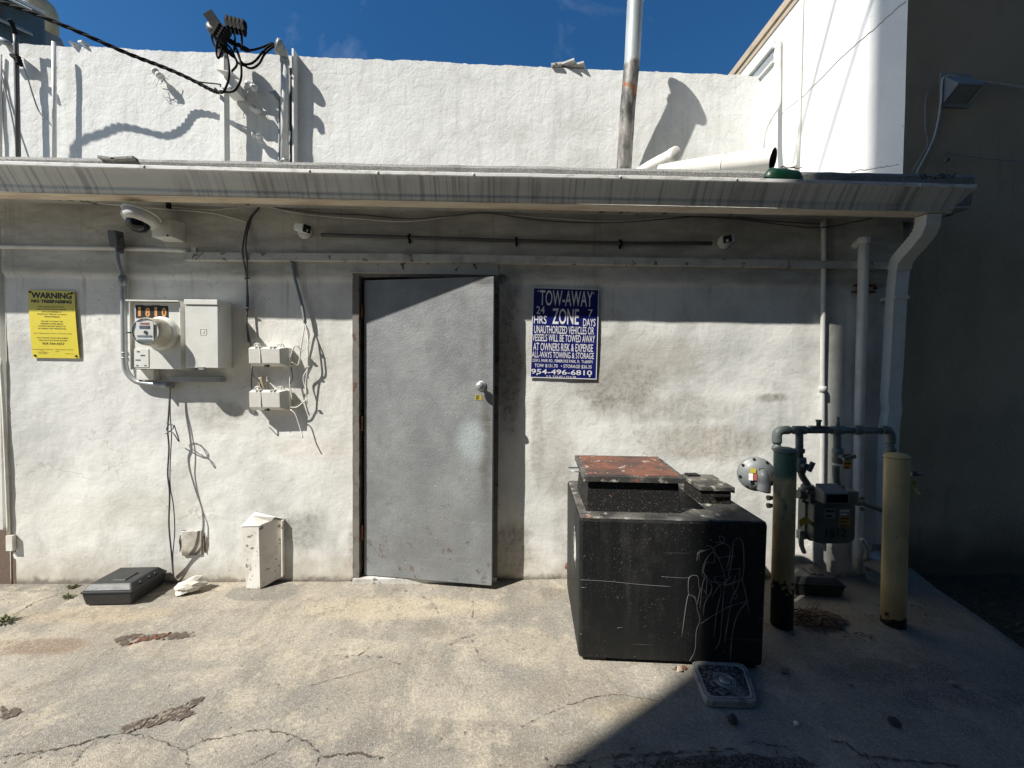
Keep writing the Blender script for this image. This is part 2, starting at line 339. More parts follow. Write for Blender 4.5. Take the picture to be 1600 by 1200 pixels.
def concrete_mat():
    b = NB('old concrete paving'); o = b.xyz()
    c = b.mx(b.ramp(b.noise(1.1, 6, .6), .40, .60), (.41,.37,.305), (.25,.24,.215))
    c = b.mx(b.mul(b.ramp(b.noise(2.6, 5, .6, b.vec(loc=(3,8,0))), .42, .66), .55), c, (.43,.37,.28))
    # brushed scuffs running towards the wall
    c = b.mx(b.mul(b.ramp(b.noise(4, 7, .68, b.vec((1,.22,1), rot=(0,0,-.65))), .46, .66), .6), c, (.17,.165,.15))
    def bl(px, py, rx, ry, amt, col, soft=.9, wob=.45, ws=4):
        nonlocal c
        p = G(px, py); c = b.mx(b.mul(b.ramp(b.blob((p.x, p.y), (rx, ry), soft, wob, ws, ('X','Y')), .0, .6), min(1, amt*1.25)), c, col)
    bl(620, 950, .9, .16, .6, (.50,.43,.31)); bl(40, 1010, .45, .10, .6, (.20,.125,.08)); bl(150, 960, .6, .12, .5, (.47,.38,.26))
    bl(300, 1100, 1.0, .22, .5, (.215,.215,.20)); bl(820, 1010, .35, .2, .4, (.46,.40,.30)); bl(560, 1180, .8, .12, .5, (.2,.195,.18))
    bl(120, 912, .9, .10, .85, (.20,.19,.165), .25, .3, 9); bl(410, 925, .24, .11, .85, (.22,.21,.185), .25, .3, 9); bl(200, 925, .55, .07, .7, (.22,.20,.17), .4, .3, 9)
    bl(860, 925, .12, .1, .5, (.15,.13,.11)); bl(1000, 1110, .3, .1, .5, (.36,.30,.2)); bl(1400, 1050, .5, .12, .55, (.06,.06,.07), .9, .6, 5); bl(900, 1180, .5, .08, .5, (.2,.18,.14))
    bl(700, 1150, .7, .10, .5, (.19,.18,.16)); bl(100, 1160, .6, .10, .5, (.2,.195,.18)); bl(560, 1010, .3, .1, .5, (.52,.46,.36)); bl(900, 1080, .35, .12, .4, (.24,.21,.17)); bl(690, 985, .12, .08, .5, (.27,.23,.18)); bl(260, 1040, .5, .06, .4, (.24,.235,.22))
    bl(1130, 1198, .42, .05, .85, (.03,.03,.028), .5, .7, 8); bl(1500, 1090, .5, .08, .6, (.07,.07,.08), .9, .7, 6); bl(690, 890, .5, .06, .5, (.36,.30,.21))
    c = b.mx(b.mul(b.ramp(b.noise(7.5, 8, .75, b.vec(loc=(1,6,0))), .50, .62), .55), c, (.20,.175,.14))
    c = b.mx(b.mul(b.ramp(b.noise(4.5, 8, .75, b.vec(loc=(4,1,3))), .50, .64), .6), c, (.56,.49,.38))
    rt = b.ramp(o['X'], .7, 1.9); c = b.mx(b.mul(rt, .55), c, (.13,.12,.105))  # paving colour darkened towards the right to deepen the shade there
    g = b.vor(260); gg = b.vor(260, out='Color')
    sg = b.n('SeparateXYZ'); b.set(sg.inputs[0], gg)
    c = b.mx(b.mul(b.ramp(sg.outputs[0], .45, 1.0), .38), c, (.60,.54,.43))
    c = b.mx(b.mul(b.ramp(sg.outputs[1], .6, 1.0), .34), c, (.14,.12,.095))
    c = b.mx(b.mul(b.ramp(b.noise(70, 6, .75), .44, .62), .38), c, (.15,.135,.11))
    c = b.mx(b.ramp(b.noise(24, 4, .6, b.vec(loc=(9,9,0))), .73, .76), c, (.07,.06,.05))
    h = b.addv(b.mul(b.noise(60, 5, .7), .7), b.addv(b.mul(b.noise(3, 5, .6), 1.5), b.mul(b.ramp(g, 0, .6), .3)))
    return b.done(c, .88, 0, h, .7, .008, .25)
def soil_mat():
    b = NB('dark soil'); c = b.mx(b.ramp(b.noise(7, 7, .7), .35, .7), (.045,.036,.025), (.10,.08,.055))
    c = b.mx(b.ramp(b.noise(3, 6, .7), .5, .62), c, (.035,.05,.018))
    return b.done(c, .95, 0, b.noise(30, 8, .75), .9, .05)
def door_mat():
    b = NB('worn grey door paint'); o = b.xyz(); Z = o['Z']
    c = b.mx(b.ramp(b.noise(2.5, 6, .65), .35, .7), (.20,.21,.215), (.285,.295,.298))
    sq = b.ramp(b.noise(34, 6, .72), .5, .60)
    p = W(700, 560); c = b.mx(b.mul(b.mul(sq, b.blob((p.x+.04, p.z+.1), (.33,.42), .9, .4)), .45), c, (.15,.16,.165))
    for px, py, rx, rz, a, col in ((760, 690, .07, .55, .8, (.10,.085,.07)), (757, 440, .10, .05, .75, (.10,.095,.09)), (755, 540, .05, .25, .5, (.15,.14,.13)),
                                   (738, 688, .14, .20, .75, (.44,.50,.50)), (742, 592, .07, .06, .3, (.17,.17,.16)), (650, 860, .5, .2, .35, (.17,.175,.17)), (680, 810, .3, .22, .4, (.17,.175,.17))):
        p = W(px, py, .1); c = b.mx(b.mul(b.blob((p.x, p.z), (rx, rz), .75 if a == .75 else .9, .35, 5), a), c, col)
    c = b.mx(b.mul(b.ramp(b.noise(14, 7, .75), .58, .66), b.mul(b.m('SUBTRACT', 1, b.ramp(Z, .1, .9)), .8)), c, (.10,.10,.095))
    c = b.mx(b.mul(b.ramp(b.noise(3, 6, .6, b.vec((1,1,12))), .55, .75), .25), c, (.36,.37,.37))
    c = b.mx(b.mul(b.ramp(b.noise(3.5, 7, .72, b.vec(loc=(7,2,2))), .50, .66), .4), c, (.17,.18,.18)); c = b.mx(b.mul(b.ramp(b.noise(90, 3, .6), .58, .64), .45), c, (.15,.155,.155))
    c = b.mx(b.mul(b.ramp(b.noise(11, 6, .7, b.vec((1,1,.6),(0,0,3))), .60, .66), b.m('SUBTRACT', 1, b.ramp(Z, .05, .45))), c, (.16,.09,.055))
    c = b.mx(b.ramp(b.noise(60, 3, .6), .71, .73), c, (.6,.6,.57))
    return b.done(c, b.ramp(b.noise(9, 5), .3, .7, .42, .7), .15, b.addv(b.noise(80, 4, .6), b.mul(b.noise(3, 3), 3.5)), .3, .008, .4)
def gutter_mat():
    b = NB('streaked gutter paint'); v = b.vec((1,.02,.02), rot=(0,.05,0))
    c = b.mx(b.mul(b.ramp(b.noise(2, 5), .4, .7), .4), (.66,.67,.64), (.52,.53,.50))
    st = b.ramp(b.noise(46, 4, .65, v), .50, .64)
    c = b.mx(b.mul(b.mul(st, b.ramp(b.noise(1.6, 3, .5), .30, .5)), .5), c, (.13,.13,.125))
    c = b.mx(b.mul(b.ramp(b.noise(3, 6, .65, b.vec((1,.3,.3))), .50, .72), .5), c, (.22,.20,.17))
    return b.done(c, .45, 0, b.noise(5, 2), .15, .01, .4)
def gutter_lip_mat():
    b = NB('chalky gutter lip'); c = b.mx(b.mul(b.ramp(b.noise(13, 6, .7, b.vec((1,4,4))), .5, .62), .55), (.74,.74,.71), (.28,.27,.24))
    return b.done(c, .5, 0)
def bottom_mat():  # beige base carries the warm light bounced off the ground, plus stains
    b = NB('stained gutter underside with bounce tint'); c = b.mx(b.ramp(b.noise(4, 6, .65, b.vec((.6,2,2))), .4, .7), (.82,.73,.58), (.58,.47,.35))
    return b.done(c, .6)
def membrane_mat():
    b = NB('grey mineral roof felt'); c = b.mx(b.ramp(b.noise(150, 3, .7), .4, .6), (.20,.20,.19), (.38,.38,.36))
    c = b.mx(b.mul(b.ramp(b.noise(3, 6, .6), .5, .7), .5), c, (.14,.14,.13))
    return b.done(c, .95, 0, b.noise(120, 3, .7), .6, .006)
def tank_mat():
    b = NB('scuffed black tank paint'); Z = b.xyz()['Z']
    c = b.mx(b.mul(b.ramp(b.noise(12, 6, .7, b.vec((1,1,.12))), .5, .75), .5), (.010,.011,.011), (.045,.045,.043))
    c = b.mx(b.mul(b.ramp(b.noise(120, 3, .55), .64, .68), b.mul(b.ramp(b.noise(3.5, 4), .42, .62), .9)), c, (.16,.15,.135))
    c = b.mx(b.mul(b.ramp(b.noise(4, 7, .72, b.vec((1,1,.5),(3,3,0))), .5, .7), .55), c, (.05,.046,.04)); c = b.mx(b.mul(b.ramp(b.noise(60, 2, .5, b.vec(loc=(4,4,4))), .76, .79), .7), c, (.4,.38,.34))
    c = b.mx(b.mul(b.ramp(b.noise(3.3, 2, .5, b.vec((.5,.5,26), rot=(0,.07,0))), .72, .75), .3), c, (.2,.2,.19))
    return b.done(c, .55, 0, b.addv(b.noise(70, 4, .7), b.mul(b.noise(5, 3), 2)), .35, .008, .3)
def collar_mat():
    b = NB('spattered collar paint'); c = b.mx(b.mul(b.mul(b.ramp(b.noise(150, 3, .6), .60, .67), .7), b.ramp(b.addv(b.xyz()['Z'], b.mul(b.noise(9, 4), .1)), 1.0, .76)), (.012,.012,.012), (.22,.20,.17))
    c = b.mx(b.ramp(b.noise(40, 4, .6, b.vec(loc=(4,4,4))), .66, .69), c, (.22,.10,.06))
    return b.done(c, .6, 0, b.noise(70, 4, .7), .4, .008, .3)
def tank_top_mat():
    b = NB('spattered tank top'); c = b.mx(b.ramp(b.noise(6, 7, .7), .4, .65), (.035,.034,.031), (.13,.125,.11))
    c = b.mx(b.mul(b.ramp(b.noise(11, 7, .72, b.vec(loc=(2,5,1))), .54, .62), .85), c, (.42,.40,.34))
    c = b.mx(b.ramp(b.noise(7, 5, .6, b.vec(loc=(7,1,3))), .63, .68), c, (.22,.08,.04))
    return b.done(c, .7, 0, b.noise(40, 6, .7), .5, .008)
def lid_mat():
    b = NB('rusty red hatch lid'); c = b.mx(b.ramp(b.noise(7, 6, .65), .36, .64), (.19,.075,.045), (.075,.045,.037))
    c = b.mx(b.ramp(b.noise(15, 7, .72, b.vec(loc=(1,1,4))), .60, .63), c, (.42,.39,.34))
    c = b.mx(b.ramp(b.noise(10, 6, .7, b.vec(loc=(6,1,4))), .58, .62), c, (.06,.05,.045))
    return b.done(c, .75, 0, b.noise(35, 6, .7), .5, .008)
def bollard_mat(green):
    b = NB('chipped yellow bollard paint' + (' with green top' if green else '')); Z = b.xyz()['Z']
    c = b.mx(b.ramp(b.noise(6, 5, .6), .4, .7), (.57,.42,.20), (.44,.33,.16))
    if green:
        g = b.ramp(b.addv(Z, b.mul(b.noise(9, 5), .12)), .87, .93)
        rs = b.mul(b.ramp(b.addv(Z, b.mul(b.noise(9, 5), .1)), .48, .7), b.ramp(b.noise(22, 7, .75, b.vec((1,1,.35))), .50, .64))
        c = b.mx(rs, c, (.17,.10,.05)); c = b.mx(g, c, (.07,.13,.09))
        c = b.mx(b.ramp(b.addv(b.m('MULTIPLY', Z, -1), b.mul(b.noise(13, 5, .7), .42)), -.04, -.03), c, (.014,.012,.011))
        p = b.ramp(b.noise(4, 4, .6, b.vec(loc=(0,3,.3))), .67, .685); c = b.mx(b.mul(p, b.m('SUBTRACT', 1, g)), c, (.014,.012,.012))
    else:
        c = b.mx(b.ramp(b.noise(11, 6, .65, b.vec((1,1,.5),(1,0,.4))), .64, .68), c, (.10,.07,.04))
        c = b.mx(b.ramp(b.addv(b.m('MULTIPLY', Z, -1), b.mul(b.noise(9, 4), .34)), .10, .115), c, (.03,.022,.016))
    return b.done(c, .65, 0, b.noise(30, 5, .65), .3, .006)
def vent_mat():
    b = NB('rusting galvanised vent'); Z = b.xyz()['Z']
    c = b.mx(b.ramp(b.noise(5, 5, .6, b.vec((1,1,.3))), .35, .7), (.36,.40,.41), (.50,.54,.54))
    lowz = b.m('SUBTRACT', 1, b.ramp(b.addv(Z, b.mul(b.noise(5, 4), .25)), 1.19, 1.24))
    old = b.mx(b.ramp(b.noise(9, 7, .7, b.vec((1,1,.4))), .38, .62), (.07,.066,.06), (.33,.315,.29))
    old = b.mx(b.ramp(b.noise(6, 4, .6, b.vec(loc=(3,3,1))), .60, .65), old, (.30,.12,.05))
    c = b.mx(lowz, c, old); return b.done(c, .5, .25, b.noise(20, 4), .2, .005)
def cover_mat():
    b = NB('speckled cover plate'); c = b.mx(b.ramp(b.noise(75, 6, .75), .47, .60), (.018,.016,.014), (.22,.22,.22))
    c = b.mx(b.mul(b.ramp(b.noise(6, 5), .55, .7), .6), c, (.24,.27,.28)); return b.done(c, .6, 0, b.noise(40, 6, .7), .8, .006)
def decal_mat(name, col, thr, scale=30):                 # a thin worn mark that the paving shows through
    b = NB(name); b.set(b.b.inputs['Base Color'], col); b.b.inputs['Roughness'].default_value = .9
    tr = b.n('BsdfTransparent'); mixs = b.n('MixShader'); b.set(mixs.inputs[0], b.ramp(b.noise(scale, 5, .7), thr, thr+.12))
    b.t.links.new(tr.outputs[0], mixs.inputs[1]); b.t.links.new(b.b.outputs[0], mixs.inputs[2]); b.t.links.new(mixs.outputs[0], b.out.inputs[0]); return b.mat

M['wall'] = wall_mat(); M['upper'] = upper_mat('lumpy white stucco'); M['side'] = upper_mat('smooth white stucco', .3, .10, ((.72,.73,.72), (.62,.63,.62))); M['taupe'] = taupe_mat()
M['concrete'] = concrete_mat(); M['soil'] = soil_mat(); M['door'] = door_mat(); M['gutter'] = gutter_mat(); M['lip'] = gutter_lip_mat(); M['gbottom'] = bottom_mat()
M['felt'] = membrane_mat(); M['tank'] = tank_mat(); M['tank_top'] = tank_top_mat(); M['lid'] = lid_mat(); M['bollard_g'] = bollard_mat(True); M['bollard_y'] = bollard_mat(False)
M['vent'] = vent_mat(); M['tank_collar'] = collar_mat(); M['cover'] = cover_mat()
M['crack'] = decal_mat('crack dirt', (.085,.07,.055), .30, 34); M['tyre'] = decal_mat('tyre rubber mark', (.19,.17,.15), .50, 22); M['hole'] = decal_mat('broken out paving', (.10,.075,.058), .41, 22); M['raw_edge'] = paint('broken wall core', (.16,.11,.08), .9, dirt=.8, dscale=20, bs=1)
M['frame'] = paint('chipped dark door frame', (.20,.185,.165), .7, dirt=.6, dcol=(.04,.03,.025), dscale=14, bs=.5, chips=12, chipc=(.13,.06,.035))
M['header'] = paint('grey header paint', (.50,.50,.47), .7, dirt=.5, dcol=(.2,.18,.15), dscale=8, bs=.4, chips=9, chipc=(.11,.09,.07))
M['ledge'] = paint('flaking ledge paint', (.60,.60,.56), .7, dirt=.6, dcol=(.2,.18,.15), dscale=10, bs=.5, chips=14, chipc=(.22,.19,.16))
M['coping'] = paint('weathered tan coping', (.46,.38,.28), .8, dirt=.5, dcol=(.25,.2,.15))
M['opposite'] = paint('dull grey stucco', (.12,.115,.105), .9, dirt=.4)
M['blue_grey'] = paint('blue grey machine enamel', (.085,.135,.165), .45, dirt=.3, dcol=(.04,.06,.07))
M['pale_louvre'] = paint('pale grey louvre', (.36,.42,.42), .5, dirt=.3)
M['cream'] = paint('cream tank paint', (.42,.38,.25), .6, dirt=.5)
M['white_stub'] = paint('peeling white sheet metal', (.76,.74,.68), .6, dirt=.5, dcol=(.4,.34,.26), dscale=13, bs=.3, chips=22, chipc=(.25,.21,.17))

# ------------------------------------------------------------------ the ground
g = MB(); g.grid(lambda u, v: Vector((-150+300*u, -150+300*v, -.05)), 40, 40); setting(g, 'ground', M['soil'])
def edge_x(y): return 3.026 + (y-.097)*.373 + .02*noise.noise(Vector((y*3, 0, 0)))
def bumpz(x, y): return .006*noise.noise(Vector((x*.9, y*.9, 0)))+.003*noise.noise(Vector((x*3, y*3, 2)))
g = MB()
def slab(u, v):
    y = -4.0 + 4.13*v; x1 = edge_x(y); x = -7 + (x1+7)*u
    return Vector((x, y, bumpz(x, y) - .0))
g.grid(slab, 200, 90)
n0 = len(g.v); N = 200
for j in range(91):                                     # the broken edge of the slab
    p = g.v[j*(N+1)+N]; g.v.append(Vector((p.x+.01, p.y, -.06)))
for j in range(90):
    a = j*(N+1)+N; g.f.append([a, n0+j, n0+j+1, a+N+1]); g.s.append(False); g.m.append(0)
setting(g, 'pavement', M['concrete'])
g = MB(); g.grid(lambda u, v: Vector((-60+53*u, -4+4.13*v, .0)), 4, 4); g.grid(lambda u, v: Vector((-60+72*u, -30+26*v, -.001)), 4, 4); setting(g, 'alley_pavement', M['concrete'])

def gz(p, k=.004): return Vector((p.x, p.y, bumpz(p.x, p.y)+k))
def ribbon(mb, px, w, jit=.005, lift=.0035, steps=13):
    P = [G(*q) for q in px]; Q = []
    for i in range(len(P)-1):
        for k in range(steps):
            t = k/steps; q = P[i].lerp(P[i+1], t)
            q += Vector((random.uniform(-1,1), random.uniform(-1,1), 0))*jit; Q.append(q)
    Q.append(P[-1]); vs = []; fs = []
    for i, q in enumerate(Q):
        d = (Q[min(i+1, len(Q)-1)]-Q[max(i-1, 0)]).normalized(); nrm = Vector((-d.y, d.x, 0))
        ww = w*.62*(.12+random.random()**2*1.0+.5*max(0, noise.noise(q*6)))/2
        if i in (0, len(Q)-1): ww = .0006
        vs += [gz(q+nrm*ww, lift), gz(q-nrm*ww, lift)]
    for i in range(len(Q)-1): fs.append((2*i, 2*i+1, 2*i+3, 2*i+2))
    mb.add(vs, fs)
Z7 = lambda pts: [(x/2, 880+y/2) for x, y in pts]
Z8 = lambda pts: [(800+x/2, 880+y/2) for x, y in pts]
g = MB()
for pts, w in ((((0,610),(60,600),(140,592),(250,570),(300,550),(370,535)), .012), (((370,535),(440,540),(520,565),(580,590),(585,640)), .006),
               (((575,585),(640,555),(700,545),(760,530),(830,522),(900,535),(960,560),(1000,600),(985,640)), .008), (((915,545),(850,600),(760,640)), .006),
               (((1000,610),(1060,600),(1120,598),(1200,612)), .016), (((300,560),(260,590),(220,640)), .006), (((140,590),(100,610),(40,640)), .005),
               (((745,293),(845,250)), .004), (((1000,240),(1080,200)), .005), (((930,392),(1090,350),(1200,320)), .004), (((1120,290),(1165,255)), .01),
               (((0,178),(60,152),(110,120),(150,108),(200,92)), .012), (((430,430),(600,310)), .003), (((1450,540),(1460,520)), .006)):
    ribbon(g, Z7(pts), w)
for pts, w in ((((30,512),(90,480),(160,450),(270,415),(340,412),(400,422)), .005), (((400,422),(500,440),(600,462)), .004), (((130,640),(330,606),(560,592),(700,584),(722,604)), .014),
               (((750,560),(850,575),(905,612),(960,640)), .01), (((1000,556),(1040,560),(1090,600),(1200,618),(1400,632)), .016), (((905,700),(820,560)), .004)):
    ribbon(g, Z8(pts), w)
setting(g, 'pavement_cracks', M['crack'])
g = MB()
for pts, w in ((((1190,108),(1235,82),(1290,90),(1340,115),(1368,150),(1375,200)), .02), (((1405,255),(1440,235),(1480,224),(1540,226),(1600,248),(1680,300)), .02),
               (((1030,292),(1120,288),(1200,296),(1260,322),(1330,366),(1385,384)), .018), (((1470,60),(1480,140),(1465,220),(1500,300),(1560,340)), .016)):
    ribbon(g, Z7(pts), w*1.7, .001, .005, 12)
setting(g, 'tyre_marks', M['tyre'])
def patch(name, outline, stones, cols, label, seed):
    random.seed(seed); mb = MB(); P = [G(*q) for q in outline]; Q = []
    for i, p in enumerate(P):
        q = P[(i+1) % len(P)]
        for k in range(5): Q.append(p.lerp(q, k/5)+Vector((random.uniform(-1,1), random.uniform(-1,1), 0))*.006)
    cx = sum((q.x for q in Q))/len(Q); cy = sum((q.y for q in Q))/len(Q)
    mb.add([gz(q) for q in Q]+[gz(Vector((cx, cy, 0)))], [(i, (i+1) % len(Q), len(Q)) for i in range(len(Q))])
    setting(mb, name, M['hole'])
    mb = MB()
    for i in range(stones):
        a = random.choice(P); c = Vector((cx, cy, 0)).lerp(a, random.random()*.9); r = random.uniform(.0025, .0075)
        mb.ball(gz(c, r*.5), r, (1.5, 1, .6), 8, Matrix.Rotation(random.uniform(0, 6), 3, 'Z'), .5, i)
    solo(mb, 'rubble', cols, label, 'rubble', kind='stuff')
patch('broken_paving', [(178,998),(195,994),(215,991),(245,993),(270,989),(300,988),(303,994),(285,998),(262,1001),(245,1000),(225,1003),(205,1004),(190,1011),(182,1006)], 46, M['rust'], 'reddish broken stone crumbs in the small upper hole of the paving', 3)
patch('broken_paving', [(183,1145),(195,1134),(215,1128),(230,1122),(255,1112),(275,1107),(300,1095),(318,1090),(314,1100),(296,1108),(304,1115),(285,1126),(262,1128),(235,1137),(210,1141),(192,1149)], 60, M['stone'], 'crumbled brown concrete bits in the larger lower hole of the paving', 5)
patch('broken_paving', [(0,1105),(12,1112),(20,1106),(38,1112),(20,1122),(8,1126),(0,1122)], 8, M['stone'], 'few concrete crumbs in the paving hole at the left edge', 6)

# ------------------------------------------------------------------ the low white building
B1 = thing('painted_building', 'low white stucco building with grey door, flat roof and long eaves gutter', 'building', (0, 0, 0))
def lump(x, z):
    s_ = .018*min(1, max(0, (z+.01*noise.noise(Vector((x*4, 0, 1)))-2.015)/.03))
    return -(.005*noise.noise(Vector((x*3, z*3, 0)))+.0022*noise.noise(Vector((x*11, z*11, 3)))) - s_
XL, XR = W(16, 800).x, XS-.0
dx0, dx1, dz1 = W(553, 650).x, W(778, 650).x, W(660, 428).z
g = MB()
def wg(x0, x1, z0, z1, step=.02):
    nu = max(1, int((x1-x0)/step)); nv = max(1, int((z1-z0)/step))
    g.grid(lambda u, v: Vector((x0+(x1-x0)*u, lump(x0+(x1-x0)*u, z0+(z1-z0)*v), z0+(z1-z0)*v)), nu, nv)
wr = W(1402, 500).x
wg(XL, dx0, -.03, 2.62); wg(dx1, wr, -.03, 2.62); wg(dx0, dx1, dz1, 2.62)
g.box(XL-.0, dx0, .03, .2, -.03, 2.6); g.box(dx1, wr, .03, .2, -.03, 2.6); g.box(dx0, dx1, .03, .2, dz1, 2.6)
for x in (XL, wr): g.box(x-.002, x+.002, -.004, .2, -.03, 2.6)
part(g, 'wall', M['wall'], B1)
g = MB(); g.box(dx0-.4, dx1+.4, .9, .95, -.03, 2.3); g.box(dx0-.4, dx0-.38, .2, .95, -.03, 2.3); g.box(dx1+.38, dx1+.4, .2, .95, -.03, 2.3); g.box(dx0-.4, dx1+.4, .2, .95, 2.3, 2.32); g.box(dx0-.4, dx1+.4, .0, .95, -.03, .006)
part(g, 'room_lining', M['dark'], B1)  # near-black lining stands in for the darkness of the unlit room
# roof slab with felt edge
g = MB(); zr = W(0, 243, .24).z
def roof_edge(u, v):
    x = -7+(2.98+7)*u; z = zr + .03*(x+3)/6 + .006*noise.noise(Vector((x*2.5, 1, 0)))+.004*noise.noise(Vector((x*9, 1, 0)))
    return x, z
n = 260
for k in range(n):
    pass
vs = []
for k in range(n+1):
    x, z = roof_edge(k/n, 0)
    vs += [(x, -.222, 2.5), (x, -.238+.004*noise.noise(Vector((x*6,0,0))), z-.02), (x, -.228, z), (x, -.15, z+.004), (x, YU+.02 if x < XS else .11, z-.02)]
g.add(vs, [(k*5+j, (k+1)*5+j, (k+1)*5+j+1, k*5+j+1) for k in range(n) for j in range(4)])
g.prism([(2.98,-.222,2.5),(2.98,-.238,zr+.01),(2.98,-.228,zr+.03),(2.98,.11,zr+.03),(2.98,.11,2.5)], (.002,0,0))
ro = part(g, 'roof', M['felt'], B1)
g = MB(); g.box(-7, 2.98, -.222, -.002, 2.485, 2.499); part(g, 'soffit', M['header'], B1)
# gutter: ogee profile run along x, mitred right end
prof = [(-.225, 2.546), (-.355, 2.552), (-.372, 2.556), (-.374, 2.538), (-.364, 2.530), (-.362, 2.505), (-.352, 2.480), (-.334, 2.462), (-.322, 2.450), (-.322, 2.442), (-.312, 2.436), (-.308, 2.420)]
prof = [(-.374, 2.556), (-.374, 2.536), (-.368, 2.531), (-.352, 2.508), (-.336, 2.482), (-.324, 2.462), (-.316, 2.452), (-.319, 2.444), (-.312, 2.436), (-.306, 2.421)]
def gx(y): return W(1525, 290, .37).x - (.374+y)*1.05
def sag(x): return .004*math.sin(x*1.3)+.0015*noise.noise(Vector((x*4, 0, 0)))
g = MB(); nx = 90; vs = []
for k in range(nx+1):
    for (y, z) in prof[1:]:
        x = -7+(gx(y)+7)*k/nx; vs.append((x, y+.0015*noise.noise(Vector((x*5, z*9, 0))), z+sag(x)))
m_ = len(prof)-1
g.add(vs, [((k+1)*m_+j, k*m_+j, k*m_+j+1, (k+1)*m_+j+1) for k in range(nx) for j in range(m_-1)], True)
end = [(gx(y), y, z+sag(gx(y))) for y, z in prof[1:]] + [(gx(-.309), -.224, 2.421), (gx(-.36), -.224, 2.55)]
g.add(end, [tuple(range(len(end)))]); g.box(-7, gx(-.309), -.232, -.226, 2.421, 2.545)
gut = part(g, 'gutter', M['gutter'], B1)
g = MB()
vs = []
for k in range(nx+1):
    x = -7+(gx(-.374)+7)*k/nx; s_ = sag(x)
    vs += [(x, -.3745, 2.535+s_), (x, -.3765, 2.540+s_), (x, -.3765, 2.556+s_), (x, -.374, 2.559+s_), (x, -.352, 2.556+s_), (x, -.352, 2.548+s_)]
g.add(vs, [((k+1)*6+j, k*6+j, k*6+j+1, (k+1)*6+j+1) for k in range(nx) for j in range(5)])
for px in (224, 483, 590, 740, 970, 1152, 1260, 1440):
    p = W(px, 262, .379); g.lathe((p.x, -.376, 2.549+sag(p.x)), (0,-1,0), [(.007, 0), (.007, .003), (.003, .005)], 10)
lip = part(g, 'gutter_lip', M['lip'], gut)
g = MB(); g.box(-7, gx(-.309), -.309, -.226, 2.4175, 2.421); part(g, 'gutter_base', M['gbottom'], gut)
for px in (455, 1500):
    g = MB(); x = W(px, 280, .37).x
    g.add([(x+d, y-.0012, z+sag(x)) for d in (-.008, .008) for y, z in prof[2:]], [(j, j+1, m_-1+j+1, m_-1+j) for j in range(m_-2)]); part(g, 'gutter_joint', M['gutter'], gut)
# ledge and thin pipe along the wall
g = MB(); P = [W(296, 403), W(420, 404), W(620, 405), W(800, 408), W(1000, 411), W(1200, 414), W(1386, 418)]
for a, c_ in zip(P, P[1:]):
    k = 8
    for i in range(k):
        p = a.lerp(c_, i/k); q = a.lerp(c_, (i+1)/k)
        j = .0025*noise.noise(Vector((p.x*7, 0, 0))); j2 = .0025*noise.noise(Vector((q.x*7, 0, 0)))
        g.hexa([(p.x,-.052+j,p.z-.026),(q.x,-.052+j2,q.z-.026),(q.x,-.004,q.z-.028),(p.x,-.004,p.z-.028)], [(p.x,-.048+j,p.z+.022),(q.x,-.048+j2,q.z+.022),(q.x,-.004,q.z+.026),(p.x,-.004,p.z+.026)])
part(g, 'ledge', M['ledge'], B1)
# door frame
g = MB(); zt = dz1
def jag(x): return .004*noise.noise(Vector((x*14, 3, 0)))
N_ = 40
for side, x0, x1 in ((-1, dx0-.004, dx0+.038), (1, dx1-.026, dx1+.004)):
    for i in range(N_):
        z0 = zt*i/N_; z1 = zt*(i+1)/N_
        g.hexa([(x0+jag(z0),-.014,z0),(x1+jag(z0+5),-.014,z0),(x1+jag(z0+5),.19,z0),(x0+jag(z0),.19,z0)], [(x0+jag(z1),-.014,z1),(x1+jag(z1+5),-.014,z1),(x1+jag(z1+5),.19,z1),(x0+jag(z1),.19,z1)])
g.box(dx0+.02, dx1-.015, -.012, .19, zt-.025, zt)
df = part(g, 'door_frame', M['frame'], B1)
g = MB(); a = W(550, 412).x; c_ = W(778, 412).x; g.box(a, c_, -.022, .0, zt+.002, W(660, 412).z); g.box(a-.003, c_+.003, -.026, -.012, zt-.006, zt+.004); part(g, 'header_board', M['header'], df)
g = MB(); g.box(dx0, dx1, -.03, .19, -.02, .028); part(g, 'threshold', M['ledge'], df)
# the door, ajar
H0 = W(569, 600, -.015); E0 = W(771, 500, .135)
ha = Vector((H0.x, .015, 0)); hb = Vector((E0.x, -.135, 0)); du = (hb-ha).normalized(); dn = Vector((du.y, -du.x, 0)); wd = (hb-ha).length
zb, zt2 = .035, W(773, 432, .135).z
g = MB(); f_ = lambda u, d, z: ha+du*u+dn*d+Vector((0, 0, z))
g.hexa([f_(0,-.045,zb), f_(wd,-.045,zb), f_(wd,0,zb), f_(0,0,zb)][::-1], [f_(0,-.045,zt2), f_(wd,-.045,zt2), f_(wd,0,zt2), f_(0,0,zt2)][::-1])
door = part(g, 'door', M['door'], B1, bevel=.002)
g = MB(); kp = f_(wd-.075, .0, W(754, 603, .13).z)
g.lathe(kp, dn, [(.034, 0), (.034, .004), (.028, .009), (.014, .012), (.013, .03), (.02, .034), (.027, .042), (.028, .055), (.022, .064), (.008, .068)], 24)
g.lathe(kp+dn*.066, dn, [(.009, 0), (.009, .004)], 12)
part(g, 'door_knob', M['galv'], door)
g = MB(); kz = W(747, 621, .13).z; g.hexa([f_(wd-.117,.0005,kz-.016), f_(wd-.075,.0005,kz-.016), f_(wd-.075,.002,kz-.016), f_(wd-.117,.002,kz-.016)], [f_(wd-.117,.0005,kz+.016), f_(wd-.075,.0005,kz+.016), f_(wd-.075,.002,kz+.016), f_(wd-.117,.002,kz+.016)]); part(g, 'sticker', M['yellow_tag'], door)
g = MB()
